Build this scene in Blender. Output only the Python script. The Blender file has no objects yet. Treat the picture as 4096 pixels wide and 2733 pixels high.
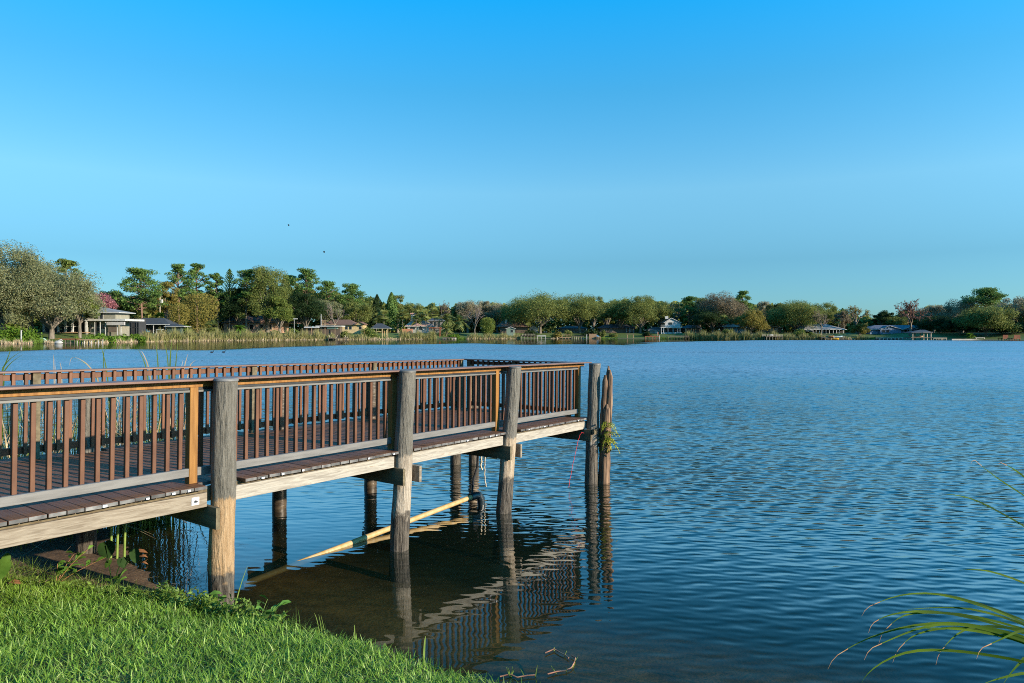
import bpy, math, random
import numpy as np
from mathutils import Vector

# ------------------------------------------------------------------ basics
F, EYE, HY, CX = 2731.0, 2.95, 1332.0, 2048.0      # lens in photo pixels, eye height, horizon row, centre column
C = bpy.context.scene.collection
R = math.radians
SUN_AZ = (0.906, -0.423)                            # horizontal direction towards the sun
SUN_EL = 17.0

def xat(px, Y): return (px - CX) / F * Y
def zat(py, Y): return EYE - (py - HY) / F * Y

def tag(o, label=None, cat=None, group=None, kind=None):
    if label: o['label'] = label
    if cat: o['category'] = cat
    if group: o['group'] = group
    if kind: o['kind'] = kind
    return o

def empty(name, loc=(0, 0, 0), rot=(0, 0, 0), parent=None):
    o = bpy.data.objects.new(name, None)
    o.location = loc; o.rotation_euler = rot
    o.empty_display_size = 0.2
    C.objects.link(o)
    if parent: o.parent = parent
    return o

def world_base(o):
    while o is not None:
        if o.get('_w'): return list(o['_w'])
        o = o.parent
    return None

def np_mesh(name, V, Fq, mat=None, parent=None, loc=None, smooth=False, Ft=None):
    """one mesh object from numpy quads (and triangles)"""
    V = np.asarray(V, dtype=np.float32).reshape(-1, 3)
    if parent is not None and loc is None and world_base(parent):
        loc0 = world_base(parent)
        V = V - np.array(loc0, dtype=np.float32)
    if loc is not None:
        V = V - np.array(loc, dtype=np.float32)
    Fq = np.asarray(Fq, dtype=np.int32).reshape(-1, 4)
    nt = 0 if Ft is None else len(Ft)
    idx = Fq.ravel()
    tot = np.full(len(Fq), 4, dtype=np.int32)
    if nt:
        Ft = np.asarray(Ft, dtype=np.int32).reshape(-1, 3)
        idx = np.concatenate([idx, Ft.ravel()]); tot = np.concatenate([tot, np.full(nt, 3, dtype=np.int32)])
    me = bpy.data.meshes.new(name)
    me.vertices.add(len(V)); me.vertices.foreach_set('co', V.ravel())
    me.loops.add(len(idx)); me.loops.foreach_set('vertex_index', idx)
    st = np.concatenate([[0], np.cumsum(tot)[:-1]]).astype(np.int32)
    me.polygons.add(len(tot)); me.polygons.foreach_set('loop_start', st)
    me.polygons.foreach_set('use_smooth', np.full(len(tot), smooth, dtype=bool))
    me.update(calc_edges=True)
    if mat: me.materials.append(mat)
    o = bpy.data.objects.new(name, me)
    C.objects.link(o)
    if parent is not None: o.parent = parent
    elif loc is not None: o.location = loc
    return o

class MB:
    """collects boxes, tubes and strips; build() links them as ONE mesh"""
    def __init__(s): s.v = []; s.f = []; s.sm = []
    def add(s, vs, fs, smooth=False):
        b = len(s.v); s.v += [tuple(p) for p in vs]
        s.f += [tuple(i + b for i in f) for f in fs]; s.sm += [smooth] * len(fs)
    def box(s, x0, x1, y0, y1, z0, z1):
        s.add([(x0,y0,z0),(x1,y0,z0),(x1,y1,z0),(x0,y1,z0),(x0,y0,z1),(x1,y0,z1),(x1,y1,z1),(x0,y1,z1)],
              [(3,2,1,0),(4,5,6,7),(0,1,5,4),(1,2,6,5),(2,3,7,6),(3,0,4,7)])
        return s
    def bbox(s, x0, x1, y0, y1, z0, z1, c=0.004):
        """box with chamfered long edges (its longest axis)"""
        d = [x1-x0, y1-y0, z1-z0]; a = d.index(max(d))
        lo = [(x0,y0,z0)[i] for i in range(3)]; hi = [(x1,y1,z1)[i] for i in range(3)]
        u, v = [i for i in range(3) if i != a]
        ring = [(lo[u]+c,lo[v]),(hi[u]-c,lo[v]),(hi[u],lo[v]+c),(hi[u],hi[v]-c),(hi[u]-c,hi[v]),(lo[u]+c,hi[v]),(lo[u],hi[v]-c),(lo[u],lo[v]+c)]
        vs = []
        for e in (lo[a], hi[a]):
            for p, q in ring:
                t = [0,0,0]; t[a] = e; t[u] = p; t[v] = q; vs.append(t)
        fs = [tuple(range(7,-1,-1)), tuple(range(8,16))]
        for i in range(8): fs.append((i,(i+1)%8,(i+1)%8+8,i+8))
        if a == 1: fs = [tuple(reversed(f)) for f in fs]
        s.add(vs, fs); return s
    def beam(s, p, q, w, h):
        p, q = Vector(p), Vector(q); d = (q - p).normalized()
        u = d.cross(Vector((0,0,1)))
        if u.length < 1e-4: u = Vector((1,0,0))
        u.normalize(); v = u.cross(d)
        o = [(-1,-1),(1,-1),(1,1),(-1,1)]
        s.add([p+u*(a*w/2)+v*(b*h/2) for a,b in o]+[q+u*(a*w/2)+v*(b*h/2) for a,b in o],
              [(0,1,2,3),(7,6,5,4),(0,4,5,1),(1,5,6,2),(2,6,7,3),(3,7,4,0)]); return s
    def tube(s, pts, radii, n=8, cap=True, smooth=True, jit=0, rng=None):
        pts = [Vector(p) for p in pts]
        if not hasattr(radii, '__len__'): radii = [radii]*len(pts)
        vs = []; prev = None
        for i, p in enumerate(pts):
            d = (pts[min(i+1,len(pts)-1)] - pts[max(i-1,0)]).normalized()
            if prev is None:
                u = d.cross(Vector((0,1,0.01)))
                if u.length < 0.05: u = d.cross(Vector((1,0,0)))
            else: u = prev - d*prev.dot(d)
            u.normalize(); prev = u; v = d.cross(u)
            for k in range(n):
                a = 2*math.pi*k/n; r = radii[i]*(1 + (jit*(rng.random()-.5) if jit else 0))
                vs.append(p + (u*math.cos(a) + v*math.sin(a))*r)
        fs = []
        for i in range(len(pts)-1):
            for k in range(n):
                fs.append((i*n+k, i*n+(k+1)%n, (i+1)*n+(k+1)%n, (i+1)*n+k))
        s.add(vs, fs, smooth)
        if cap:
            b = len(pts)-1
            s.add([vs[k] for k in range(n)], [tuple(range(n-1,-1,-1))]); s.add([vs[b*n+k] for k in range(n)], [tuple(range(n))])
        return s
    def strip(s, pts, widths, side, smooth=True, fold=0.0):
        """a leaf blade: ribbon along pts, wide along side, with a shallow centre fold"""
        side = Vector(side).normalized(); vs = []
        for p, w in zip(pts, widths):
            p = Vector(p)
            vs += [p - side*w/2, p - Vector((0,0,fold*w)), p + side*w/2]
        fs = []
        for i in range(len(pts)-1):
            a = i*3; fs += [(a,a+1,a+4,a+3),(a+1,a+2,a+5,a+4)]
        s.add(vs, fs, smooth); return s
    def poly(s, vs, fs, smooth=False): s.add(vs, fs, smooth); return s
    def build(s, name, mat, parent=None, loc=None, local=False):
        off = None
        if loc is not None: off = Vector(loc)
        elif parent is not None and not local and world_base(parent): off = Vector(world_base(parent))
        me = bpy.data.meshes.new(name)
        vs = s.v if off is None else [Vector(p) - off for p in s.v]
        me.from_pydata([tuple(p) for p in vs], [], s.f)
        me.polygons.foreach_set('use_smooth', s.sm); me.update()
        if mat: me.materials.append(mat)
        o = bpy.data.objects.new(name, me); C.objects.link(o)
        if parent is not None: o.parent = parent
        elif loc is not None: o.location = loc
        return o

def thing(name, loc, label, cat, group=None):
    o = empty(name, loc); o['_w'] = [float(c) for c in loc]
    return tag(o, label, cat, group)

# ------------------------------------------------------------------ materials
def new_mat(name):
    m = bpy.data.materials.new(name); m.use_nodes = True
    nt = m.node_tree; return m, nt, nt.nodes, nt.links, nt.nodes['Principled BSDF'], nt.nodes['Material Output']

def mat(name, c1, c2=None, scale=6, stretch=(1,1,1), rough=.75, island=0, bump=0, spec=.3, transl=0, detail=5, lo=.35, hi=.65, dist=0, metal=0, islmix=0, c3=None):
    """base colour from stretched object noise between c1 and c2, each island a little lighter or darker"""
    m, nt, N, L, P, O = new_mat(name)
    P.inputs['Roughness'].default_value = rough; P.inputs['Specular IOR Level'].default_value = spec; P.inputs['Metallic'].default_value = metal
    tc = N.new('ShaderNodeTexCoord'); mp = N.new('ShaderNodeMapping'); mp.inputs['Scale'].default_value = stretch
    L.new(tc.outputs['Object'], mp.inputs['Vector'])
    nz = N.new('ShaderNodeTexNoise'); nz.inputs['Scale'].default_value = scale; nz.inputs['Detail'].default_value = detail; nz.inputs['Distortion'].default_value = dist
    L.new(mp.outputs['Vector'], nz.inputs['Vector'])
    rp = N.new('ShaderNodeValToRGB'); L.new(nz.outputs['Fac'], rp.inputs['Fac'])
    e = rp.color_ramp.elements; e[0].position = lo; e[1].position = hi
    e[0].color = (*c1, 1); e[1].color = (*(c2 or c1), 1)
    if c3: k = rp.color_ramp.elements.new(min(.97, hi+.1)); k.color = (*c3, 1)
    col = rp.outputs['Color']
    if island or islmix:
        g = N.new('ShaderNodeNewGeometry')
        if islmix:      # island colour also swings between c1 and c2
            mx = N.new('ShaderNodeMix'); mx.data_type = 'RGBA'; mx.inputs['Factor'].default_value = islmix
            rp2 = N.new('ShaderNodeValToRGB'); rp2.color_ramp.elements[0].color = (*c1,1); rp2.color_ramp.elements[1].color = (*(c2 or c1),1)
            if c3: k = rp2.color_ramp.elements.new(.8); k.color = (*(c2 or c1),1); rp2.color_ramp.elements[-1].color = (*c3,1)
            L.new(g.outputs['Random Per Island'], rp2.inputs['Fac'])
            L.new(col, mx.inputs['A']); L.new(rp2.outputs['Color'], mx.inputs['B']); col = mx.outputs['Result']
        hs = N.new('ShaderNodeHueSaturation'); mr = N.new('ShaderNodeMapRange')
        mr.inputs['To Min'].default_value = 1-island; mr.inputs['To Max'].default_value = 1+island
        wn = N.new('ShaderNodeTexWhiteNoise'); wn.noise_dimensions = '1D'
        L.new(g.outputs['Random Per Island'], wn.inputs['W']); L.new(wn.outputs['Value'], mr.inputs['Value'])
        L.new(mr.outputs['Result'], hs.inputs['Value']); L.new(col, hs.inputs['Color']); col = hs.outputs['Color']
    L.new(col, P.inputs['Base Color'])
    if bump:
        b = N.new('ShaderNodeBump'); b.inputs['Strength'].default_value = bump; b.inputs['Distance'].default_value = .01
        L.new(nz.outputs['Fac'], b.inputs['Height']); L.new(b.outputs['Normal'], P.inputs['Normal'])
    if transl:
        t = N.new('ShaderNodeBsdfTranslucent'); L.new(col, t.inputs['Color'])
        mx = N.new('ShaderNodeMixShader'); mx.inputs['Fac'].default_value = transl
        L.new(P.outputs[0], mx.inputs[1]); L.new(t.outputs[0], mx.inputs[2]); L.new(mx.outputs[0], O.inputs['Surface'])
    return m

# ------------------------------------------------------------------ camera, sun, sky
def setup():
    sc = bpy.context.scene
    cam = bpy.data.cameras.new('camera'); co = bpy.data.objects.new('camera', cam); C.objects.link(co)
    cam.sensor_fit = 'HORIZONTAL'; cam.sensor_width = 36; cam.lens = 36*F/4096
    cam.shift_y = (HY - 1366.5)/4096
    co.location = (0, 0, EYE); co.rotation_euler = (R(90), 0, 0)
    cam.clip_start = .05; cam.clip_end = 6000
    sc.camera = co
    w = bpy.data.worlds.new('World'); sc.world = w; w.use_nodes = True
    N, L = w.node_tree.nodes, w.node_tree.links
    bg = N['Background']; bg.inputs['Strength'].default_value = .12
    sky = N.new('ShaderNodeTexSky'); sky.sky_type = 'NISHITA'; sky.sun_disc = False
    sky.sun_elevation = R(SUN_EL); sky.sun_rotation = math.atan2(SUN_AZ[0], SUN_AZ[1]); sky.altitude = 0
    sky.air_density = 1.0; sky.dust_density = .3; sky.ozone_density = 2.0
    # colour grade of the whole sky by height above the horizon, as this vivid photograph has it
    g = N.new('ShaderNodeTexCoord'); sx = N.new('ShaderNodeSeparateXYZ'); L.new(g.outputs['Generated'], sx.inputs[0])
    rp = N.new('ShaderNodeValToRGB'); L.new(sx.outputs['Z'], rp.inputs['Fac'])
    st = SKY_GRADE
    while len(rp.color_ramp.elements) < len(st): rp.color_ramp.elements.new(.5)
    for e, (p, c) in zip(rp.color_ramp.elements, st): e.position = p; e.color = (*c, 1)
    mx = N.new('ShaderNodeMix'); mx.data_type = 'RGBA'; mx.blend_type = 'MULTIPLY'; mx.inputs['Factor'].default_value = 1
    L.new(sky.outputs['Color'], mx.inputs['A']); L.new(rp.outputs['Color'], mx.inputs['B'])
    # a little less glow on the side away from the sun's glare, so both sides of the sky are alike as in the photograph
    ev = N.new('ShaderNodeMath'); ev.operation = 'MULTIPLY_ADD'; ev.inputs[1].default_value = .24; ev.inputs[2].default_value = 1.0; L.new(sx.outputs['X'], ev.inputs[0])
    m2 = N.new('ShaderNodeMix'); m2.data_type = 'RGBA'; m2.blend_type = 'MULTIPLY'; m2.inputs['Factor'].default_value = 1
    L.new(mx.outputs['Result'], m2.inputs['A']); L.new(ev.outputs[0], m2.inputs['B']); L.new(m2.outputs['Result'], bg.inputs['Color'])
    s = bpy.data.lights.new('sun', 'SUN'); so = bpy.data.objects.new('sun', s); C.objects.link(so)
    s.energy = 4.6; s.angle = R(.6); s.color = (1.0, .85, .66)
    el = R(SUN_EL); d = Vector((SUN_AZ[0]*math.cos(el), SUN_AZ[1]*math.cos(el), math.sin(el)))
    so.rotation_euler = d.to_track_quat('Z', 'Y').to_euler(); so.location = (30, -20, 30)
    vs = sc.view_settings; vs.view_transform = 'Standard'; vs.look = 'None'; vs.exposure = EXPOSURE; vs.gamma = 1
    sc.cycles.use_denoising = False; sc.cycles.filter_width = 1.0
    sc.cycles.max_bounces = 8; sc.cycles.transparent_max_bounces = 12; sc.cycles.caustics_reflective = False; sc.cycles.caustics_refractive = False

SKY_GRADE = [(0.0, (.20,.42,.69)), (.10, (.225,.455,.61)), (.20, (.44,.77,.84)), (.33, (.23,.86,1.04)), (.44, (.055,1.05,1.44)), (.75, (.06,1.45,1.85))]
EXPOSURE = 1.0
WATER_SIG = .014
setup()

# ------------------------------------------------------------------ ground: one sheet from the near bank under the lake to beyond the far woods
EDGE = np.array([(-30, 17.5), (-12, 10.0), (-5.44, 7.26), (-3.5, 6.62), (-2.28, 6.18), (-1.02, 5.62), (-.18, 5.12), (2, 4.1), (6, 2.4), (14, -1.2), (40, -14)])   # where the lawn stops
WATERLINE = np.array([(-30, 24), (-12, 15.5), (-8, 12.6), (-6.1, 10.3), (-5.06, 9.2), (-4.1, 8.1), (-3.4, 7.35), (-2.66, 6.9), (-1.68, 6.25), (-.1, 5.4), (2, 4.35), (6, 2.65), (14, -.9), (40, -13.5)])
SHORE_PX = np.array([-2600, -800, 0, 350, 700, 1200, 1850, 2300, 2900, 3500, 4096, 4900, 7000])
SHORE_D = np.array([150, 165, 183, 195, 237, 278, 325, 350, 325, 312, 268, 215, 160])
def shore(px): return np.interp(px, SHORE_PX, SHORE_D)

def poly_dist(P, X, Y):
    """signed distance to a polyline running left to right, positive on the near (inland) side"""
    best = np.full(X.shape, 1e9)
    for (ax, ay), (bx, by) in zip(P[:-1], P[1:]):
        dx, dy = bx-ax, by-ay; t = np.clip(((X-ax)*dx+(Y-ay)*dy)/(dx*dx+dy*dy), 0, 1)
        best = np.minimum(best, np.hypot(X-ax-t*dx, Y-ay-t*dy))
    yl = np.interp(X, P[:,0], P[:,1])
    return np.where(Y < yl, best, -best)

def smooth(t): t = np.clip(t, 0, 1); return t*t*(3-2*t)

def far_t(X, Y):
    Yc = np.maximum(Y, 40.0)
    return Y - shore(CX + F*X/Yc)

def height(X, Y):
    X = np.asarray(X, dtype=float); Y = np.asarray(Y, dtype=float)
    e = poly_dist(EDGE, X, Y); w = poly_dist(WATERLINE, X, Y)
    lawn = .33 + .2*np.clip(e, 0, 30)**.98
    beach = .30*np.clip(w/(w - e + 1e-6), 0, 1)**1.7
    bed = -np.clip(.16*(-w), 0, 1.0) - np.clip(.05*(-w-6), 0, .8)
    near = np.where(e > 0, lawn, np.where(w > 0, beach, bed))
    t = far_t(X, Y)
    far = .25*smooth(t/1.5) + 2.45*smooth((t-2)/24) + .006*np.clip(t, 0, 900)
    farbed = -np.clip(.12*(-t), 0, 1.8)
    fz = np.where(t > 0, far, farbed)
    return np.where(Y > 60, fz, near)
def ground_z(x, y): return float(height(np.array([x]), np.array([y]))[0])

def axis(parts):
    out = []
    for a, b, s in parts: out.append(np.arange(a, b, s))
    return np.unique(np.round(np.concatenate(out), 4))
gx = axis([(-2400,-400,100),(-400,-60,5),(-60,-12,2),(-12,7,.12),(7,60,1.5),(60,420,5),(420,2401,100)])
gy = axis([(-60,-6,3),(-6,1,.4),(1,14,.12),(14,40,1),(40,140,6),(140,420,2.5),(420,700,20),(700,2401,100)])
GX, GY = np.meshgrid(gx, gy)
rs = np.random.default_rng(5)
GZ = height(GX, GY)
near_zone = (GY < 14) & (np.abs(GX) < 12)
lump = sum(a*np.sin(GX*f1+GY*f2+p) for a, f1, f2, p in [(.012,3.1,2.2,0),(.010,-4.3,3.7,1),(.008,6.1,7.3,2),(.006,-9.7,8.8,4)])
GZ = GZ + np.where(near_zone, lump*np.where(GZ > .12, 1.0, .35), 0)
nx, ny = len(gx), len(gy)
ii = np.arange(nx*ny).reshape(ny, nx)
quads = np.stack([ii[:-1,:-1], ii[:-1,1:], ii[1:,1:], ii[1:,:-1]], -1).reshape(-1, 4)
# own colour of the ground by what it is made of: turf soil, leaf litter, sand, lake mud, far lawn
E_ = poly_dist(EDGE, GX, GY); W_ = poly_dist(WATERLINE, GX, GY)
def lerp(a, b, t): return np.array(a)*(1-t[...,None]) + np.array(b)*t[...,None]
soil, litter, sand, shallow, deep, farlawn = (.05,.055,.018), (.11,.075,.038), (.10,.066,.042), (.42,.22,.075), (.024,.030,.013), (.075,.105,.024)
col = lerp(soil, litter, smooth(1-(E_+.15)/.4))
col = np.where((E_ < 0)[...,None], lerp(litter, sand, smooth((-E_-.25)/.8)), col)
wet = lerp(sand, shallow, smooth(-W_/1.2)); wet = lerp((0,0,0), (1,1,1), smooth((-W_-.7)/3.0))*(np.array(deep)-wet)+wet
col = np.where((W_ < 0)[...,None], wet, col)
farm = GY > 60
T_ = far_t(GX, GY)
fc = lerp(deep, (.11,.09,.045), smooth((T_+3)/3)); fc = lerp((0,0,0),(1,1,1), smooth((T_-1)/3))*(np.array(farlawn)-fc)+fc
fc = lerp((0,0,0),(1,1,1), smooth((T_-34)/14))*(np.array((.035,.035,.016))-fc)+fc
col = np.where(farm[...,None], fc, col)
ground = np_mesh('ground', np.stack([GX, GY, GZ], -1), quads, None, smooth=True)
tag(ground, 'grassy bank, sandy margin, lake bed and far shore lawns in one sheet', 'ground', kind='structure')
ca = ground.data.color_attributes.new('soil', 'FLOAT_COLOR', 'POINT')
ca.data.foreach_set('color', np.concatenate([col, np.ones(col.shape[:2]+(1,))], -1).astype(np.float32).ravel())
m, nt, N, L, P, O = new_mat('earth')
at = N.new('ShaderNodeAttribute'); at.attribute_name = 'soil'
nz = N.new('ShaderNodeTexNoise'); nz.inputs['Scale'].default_value = 3.0; nz.inputs['Detail'].default_value = 9; nz.inputs['Roughness'].default_value = .7
tc = N.new('ShaderNodeTexCoord'); L.new(tc.outputs['Object'], nz.inputs['Vector'])
mr = N.new('ShaderNodeMapRange'); mr.inputs['From Min'].default_value = .3; mr.inputs['From Max'].default_value = .7; mr.inputs['To Min'].default_value = .45; mr.inputs['To Max'].default_value = 1.6
L.new(nz.outputs['Fac'], mr.inputs['Value'])
mx = N.new('ShaderNodeMix'); mx.data_type = 'RGBA'; mx.blend_type = 'MULTIPLY'; mx.inputs['Factor'].default_value = 1
L.new(at.outputs['Color'], mx.inputs['A']); L.new(mr.outputs['Result'], mx.inputs['B']); L.new(mx.outputs['Result'], P.inputs['Base Color'])
P.inputs['Roughness'].default_value = .8; P.inputs['Specular IOR Level'].default_value = .25
bp = N.new('ShaderNodeBump'); bp.inputs['Strength'].default_value = .5; bp.inputs['Distance'].default_value = .03
nz2 = N.new('ShaderNodeTexNoise'); nz2.inputs['Scale'].default_value = 22; nz2.inputs['Detail'].default_value = 5
L.new(tc.outputs['Object'], nz2.inputs['Vector']); L.new(nz2.outputs['Fac'], bp.inputs['Height']); L.new(bp.outputs['Normal'], P.inputs['Normal'])
ground.data.materials.append(m)

# ------------------------------------------------------------------ lake water
wm = MB(); wm.poly([(-1500,-60,0),(1500,-60,0),(1500,520,0),(-1500,520,0)], [(0,1,2,3)])
m, nt, N, L, P, O = new_mat('lake_water')
N.remove(P)
tc = N.new('ShaderNodeTexCoord')
def math_node(op, a, b=None, clamp=False):
    n = N.new('ShaderNodeMath'); n.operation = op; n.use_clamp = clamp
    for i, v in enumerate((a, b)):
        if v is None: continue
        if isinstance(v, (int, float)): n.inputs[i].default_value = v
        else: L.new(v, n.inputs[i])
    return n.outputs[0]
sep = N.new('ShaderNodeSeparateXYZ'); L.new(tc.outputs['Object'], sep.inputs[0])
px_, py_ = sep.outputs['X'], sep.outputs['Y']
dist_ = math_node('SQRT', math_node('ADD', math_node('MULTIPLY', px_, px_), math_node('MULTIPLY', py_, py_)))
# slopes of the ripples, summed from trains of waves that run mostly from the open lake
nzw = N.new('ShaderNodeTexNoise'); nzw.inputs['Scale'].default_value = 1.1; nzw.inputs['Detail'].default_value = 3; L.new(tc.outputs['Object'], nzw.inputs['Vector'])
nzw2 = N.new('ShaderNodeTexNoise'); nzw2.inputs['Scale'].default_value = .16; nzw2.inputs['Detail'].default_value = 3; L.new(tc.outputs['Object'], nzw2.inputs['Vector'])
warp = math_node('MULTIPLY', math_node('SUBTRACT', nzw.outputs['Fac'], .5), 11.0)
warp2 = math_node('MULTIPLY', math_node('SUBTRACT', nzw2.outputs['Fac'], .5), 26.0)
sxs, sys_ = [], []
WAVES = [(.115, 6, .045), (.16, -9, .055), (.205, 13, .048), (.27, -19, .042), (.36, 1, .024), (.62, 18, .010), (1.3, -12, .008), (.14, 27, .030)]
for lam, ang, amp in WAVES:
    k = 2*math.pi/lam; a = R(ang); dx, dy = math.sin(a), math.cos(a)
    ph = math_node('ADD', math_node('MULTIPLY', px_, k*dx), math_node('MULTIPLY', py_, k*dy))
    ph = math_node('ADD', ph, math_node('ADD', math_node('MULTIPLY', warp, .5+.5/lam*.15), math_node('MULTIPLY', warp2, .6+ang*.01)))
    s_ = math_node('SINE', ph)
    sxs.append(math_node('MULTIPLY', s_, 1.5*amp*dx)); sys_.append(math_node('MULTIPLY', s_, 1.5*amp*dy))
def total(l):
    t = l[0]
    for q in l[1:]: t = math_node('ADD', t, q)
    return t
fade = N.new('ShaderNodeMapRange'); fade.inputs['From Min'].default_value = 7; fade.inputs['From Max'].default_value = 22; fade.inputs['To Min'].default_value = 1.0; fade.inputs['To Max'].default_value = .30
L.new(dist_, fade.inputs['Value'])
SX, SY = math_node('MULTIPLY', total(sxs), fade.outputs['Result']), math_node('MULTIPLY', total(sys_), fade.outputs['Result'])
# finer chop as a random slope that does not fade with distance
mpn = N.new('ShaderNodeMapping'); mpn.inputs['Scale'].default_value = (3.2, 10.0, 1); L.new(tc.outputs['Object'], mpn.inputs['Vector'])
nzc = N.new('ShaderNodeTexNoise'); nzc.inputs['Scale'].default_value = 1.0; nzc.inputs['Detail'].default_value = 3; L.new(mpn.outputs['Vector'], nzc.inputs['Vector'])
spc = N.new('ShaderNodeSeparateColor'); L.new(nzc.outputs['Color'], spc.inputs[0])
mpm = N.new('ShaderNodeMapping'); mpm.inputs['Scale'].default_value = (1.5, 4.6, 1); mpm.inputs['Rotation'].default_value = (0,0,.3); L.new(tc.outputs['Object'], mpm.inputs['Vector'])
nzm = N.new('ShaderNodeTexNoise'); nzm.inputs['Scale'].default_value = 1.0; nzm.inputs['Detail'].default_value = 3; nzm.inputs['Distortion'].default_value = .8; L.new(mpm.outputs['Vector'], nzm.inputs['Vector'])
chop_x = math_node('MULTIPLY', math_node('SUBTRACT', spc.outputs[0], .5), .16)
chop_y = math_node('ADD', math_node('MULTIPLY', math_node('SUBTRACT', spc.outputs[1], .5), .55), math_node('MULTIPLY', math_node('SUBTRACT', nzm.outputs['Fac'], .5), .55))
# wind patches; sheltered calm strip under the far trees and near the bank
mpp = N.new('ShaderNodeMapping'); mpp.inputs['Scale'].default_value = (.02, .055, 1); L.new(tc.outputs['Object'], mpp.inputs['Vector'])
nzp = N.new('ShaderNodeTexNoise'); nzp.inputs['Scale'].default_value = 1.0; nzp.inputs['Detail'].default_value = 4; L.new(mpp.outputs['Vector'], nzp.inputs['Vector'])
patch = N.new('ShaderNodeMapRange'); patch.inputs['From Min'].default_value = .35; patch.inputs['From Max'].default_value = .65
patch.inputs['To Min'].default_value = .62; patch.inputs['To Max'].default_value = 1.25; L.new(nzp.outputs['Fac'], patch.inputs['Value'])
at = N.new('ShaderNodeAttribute'); at.attribute_name = 'wind'
wind = math_node('MULTIPLY', at.outputs['Fac'], patch.outputs['Result'])
far_gain = N.new('ShaderNodeMapRange'); far_gain.inputs['From Min'].default_value = 9; far_gain.inputs['From Max'].default_value = 45; far_gain.inputs['To Min'].default_value = .5; far_gain.inputs['To Max'].default_value = 1.55
L.new(dist_, far_gain.inputs['Value'])
cx_ = math_node('MULTIPLY', chop_x, far_gain.outputs['Result']); cy_ = math_node('MULTIPLY', chop_y, far_gain.outputs['Result'])
NXv = math_node('MULTIPLY', math_node('ADD', SX, cx_), wind); NYv = math_node('MULTIPLY', math_node('ADD', SY, cy_), wind)
# at a low angle only the wave faces turned towards the eye are seen: fold hidden slopes over (masking by the wave crests)
geo = N.new('ShaderNodeNewGeometry'); spi = N.new('ShaderNodeSeparateXYZ'); L.new(geo.outputs['Incoming'], spi.inputs[0])
vx, vy, vz = spi.outputs
vh = math_node('MAXIMUM', math_node('SQRT', math_node('ADD', math_node('MULTIPLY', vx, vx), math_node('MULTIPLY', vy, vy))), 1e-4)
hx, hy, tt = math_node('DIVIDE', vx, vh), math_node('DIVIDE', vy, vh), math_node('DIVIDE', math_node('ABSOLUTE', vz), vh)
p_ = math_node('ADD', math_node('MULTIPLY', NXv, hx), math_node('MULTIPLY', NYv, hy))
kq = math_node('ADD', 1.0, math_node('DIVIDE', 1.2, math_node('ADD', 1.0, math_node('POWER', math_node('DIVIDE', tt, .12), 2.0))))
p2 = math_node('SUBTRACT', math_node('MULTIPLY', math_node('ABSOLUTE', math_node('ADD', p_, tt)), kq), math_node('MULTIPLY', tt, kq))
p2 = math_node('ADD', p_, math_node('MULTIPLY', math_node('SUBTRACT', p2, p_), math_node('MINIMUM', math_node('MULTIPLY', wind, 3.0), 1.0)))
dp = math_node('SUBTRACT', p2, p_)
NX2, NY2 = math_node('ADD', NXv, math_node('MULTIPLY', dp, hx)), math_node('ADD', NYv, math_node('MULTIPLY', dp, hy))
cmb = N.new('ShaderNodeCombineXYZ'); L.new(NX2, cmb.inputs[0]); L.new(NY2, cmb.inputs[1]); cmb.inputs[2].default_value = 1
vn = N.new('ShaderNodeVectorMath'); vn.operation = 'NORMALIZE'; L.new(cmb.outputs[0], vn.inputs[0])
dt = N.new('ShaderNodeVectorMath'); dt.operation = 'DOT_PRODUCT'
L.new(vn.outputs[0], dt.inputs[0]); L.new(geo.outputs['Incoming'], dt.inputs[1])
# mean reflectance of a rough lake: facets too fine to see raise the cosine a little (Schlick, wind-dependent)
c_eff = math_node('SQRT', math_node('ADD', math_node('POWER', math_node('ABSOLUTE', dt.outputs['Value']), 2.0), math_node('MULTIPLY', wind, WATER_SIG)))
rv = math_node('MULTIPLY', math_node('POWER', math_node('SUBTRACT', 1.0, c_eff, True), 12.5), 56.0)
refl = math_node('ADD', math_node('MULTIPLY', math_node('SUBTRACT', 1.0, math_node('POWER', 2.71828, math_node('MULTIPLY', rv, -1/.80))), .80), .02)
rough_d = N.new('ShaderNodeMapRange'); rough_d.inputs['From Min'].default_value = 7; rough_d.inputs['From Max'].default_value = 60; rough_d.inputs['To Min'].default_value = .03; rough_d.inputs['To Max'].default_value = .36
L.new(dist_, rough_d.inputs['Value'])
gl = N.new('ShaderNodeBsdfGlossy'); L.new(math_node('ADD', math_node('MULTIPLY', rough_d.outputs['Result'], math_node('MINIMUM', wind, 1.0)), .02), gl.inputs['Roughness']); L.new(vn.outputs[0], gl.inputs['Normal'])
tr = N.new('ShaderNodeBsdfTransparent'); tr.inputs['Color'].default_value = (.80,.84,.68,1)
murk = N.new('ShaderNodeBsdfDiffuse'); murk.inputs['Color'].default_value = (.005,.014,.009,1)     # suspended silt
mxm = N.new('ShaderNodeMixShader'); mxm.inputs['Fac'].default_value = .52; L.new(tr.outputs[0], mxm.inputs[1]); L.new(murk.outputs[0], mxm.inputs[2])
mxs = N.new('ShaderNodeMixShader'); L.new(refl, mxs.inputs['Fac']); L.new(mxm.outputs[0], mxs.inputs[1]); L.new(gl.outputs[0], mxs.inputs[2])
L.new(mxs.outputs[0], O.inputs['Surface'])
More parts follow.
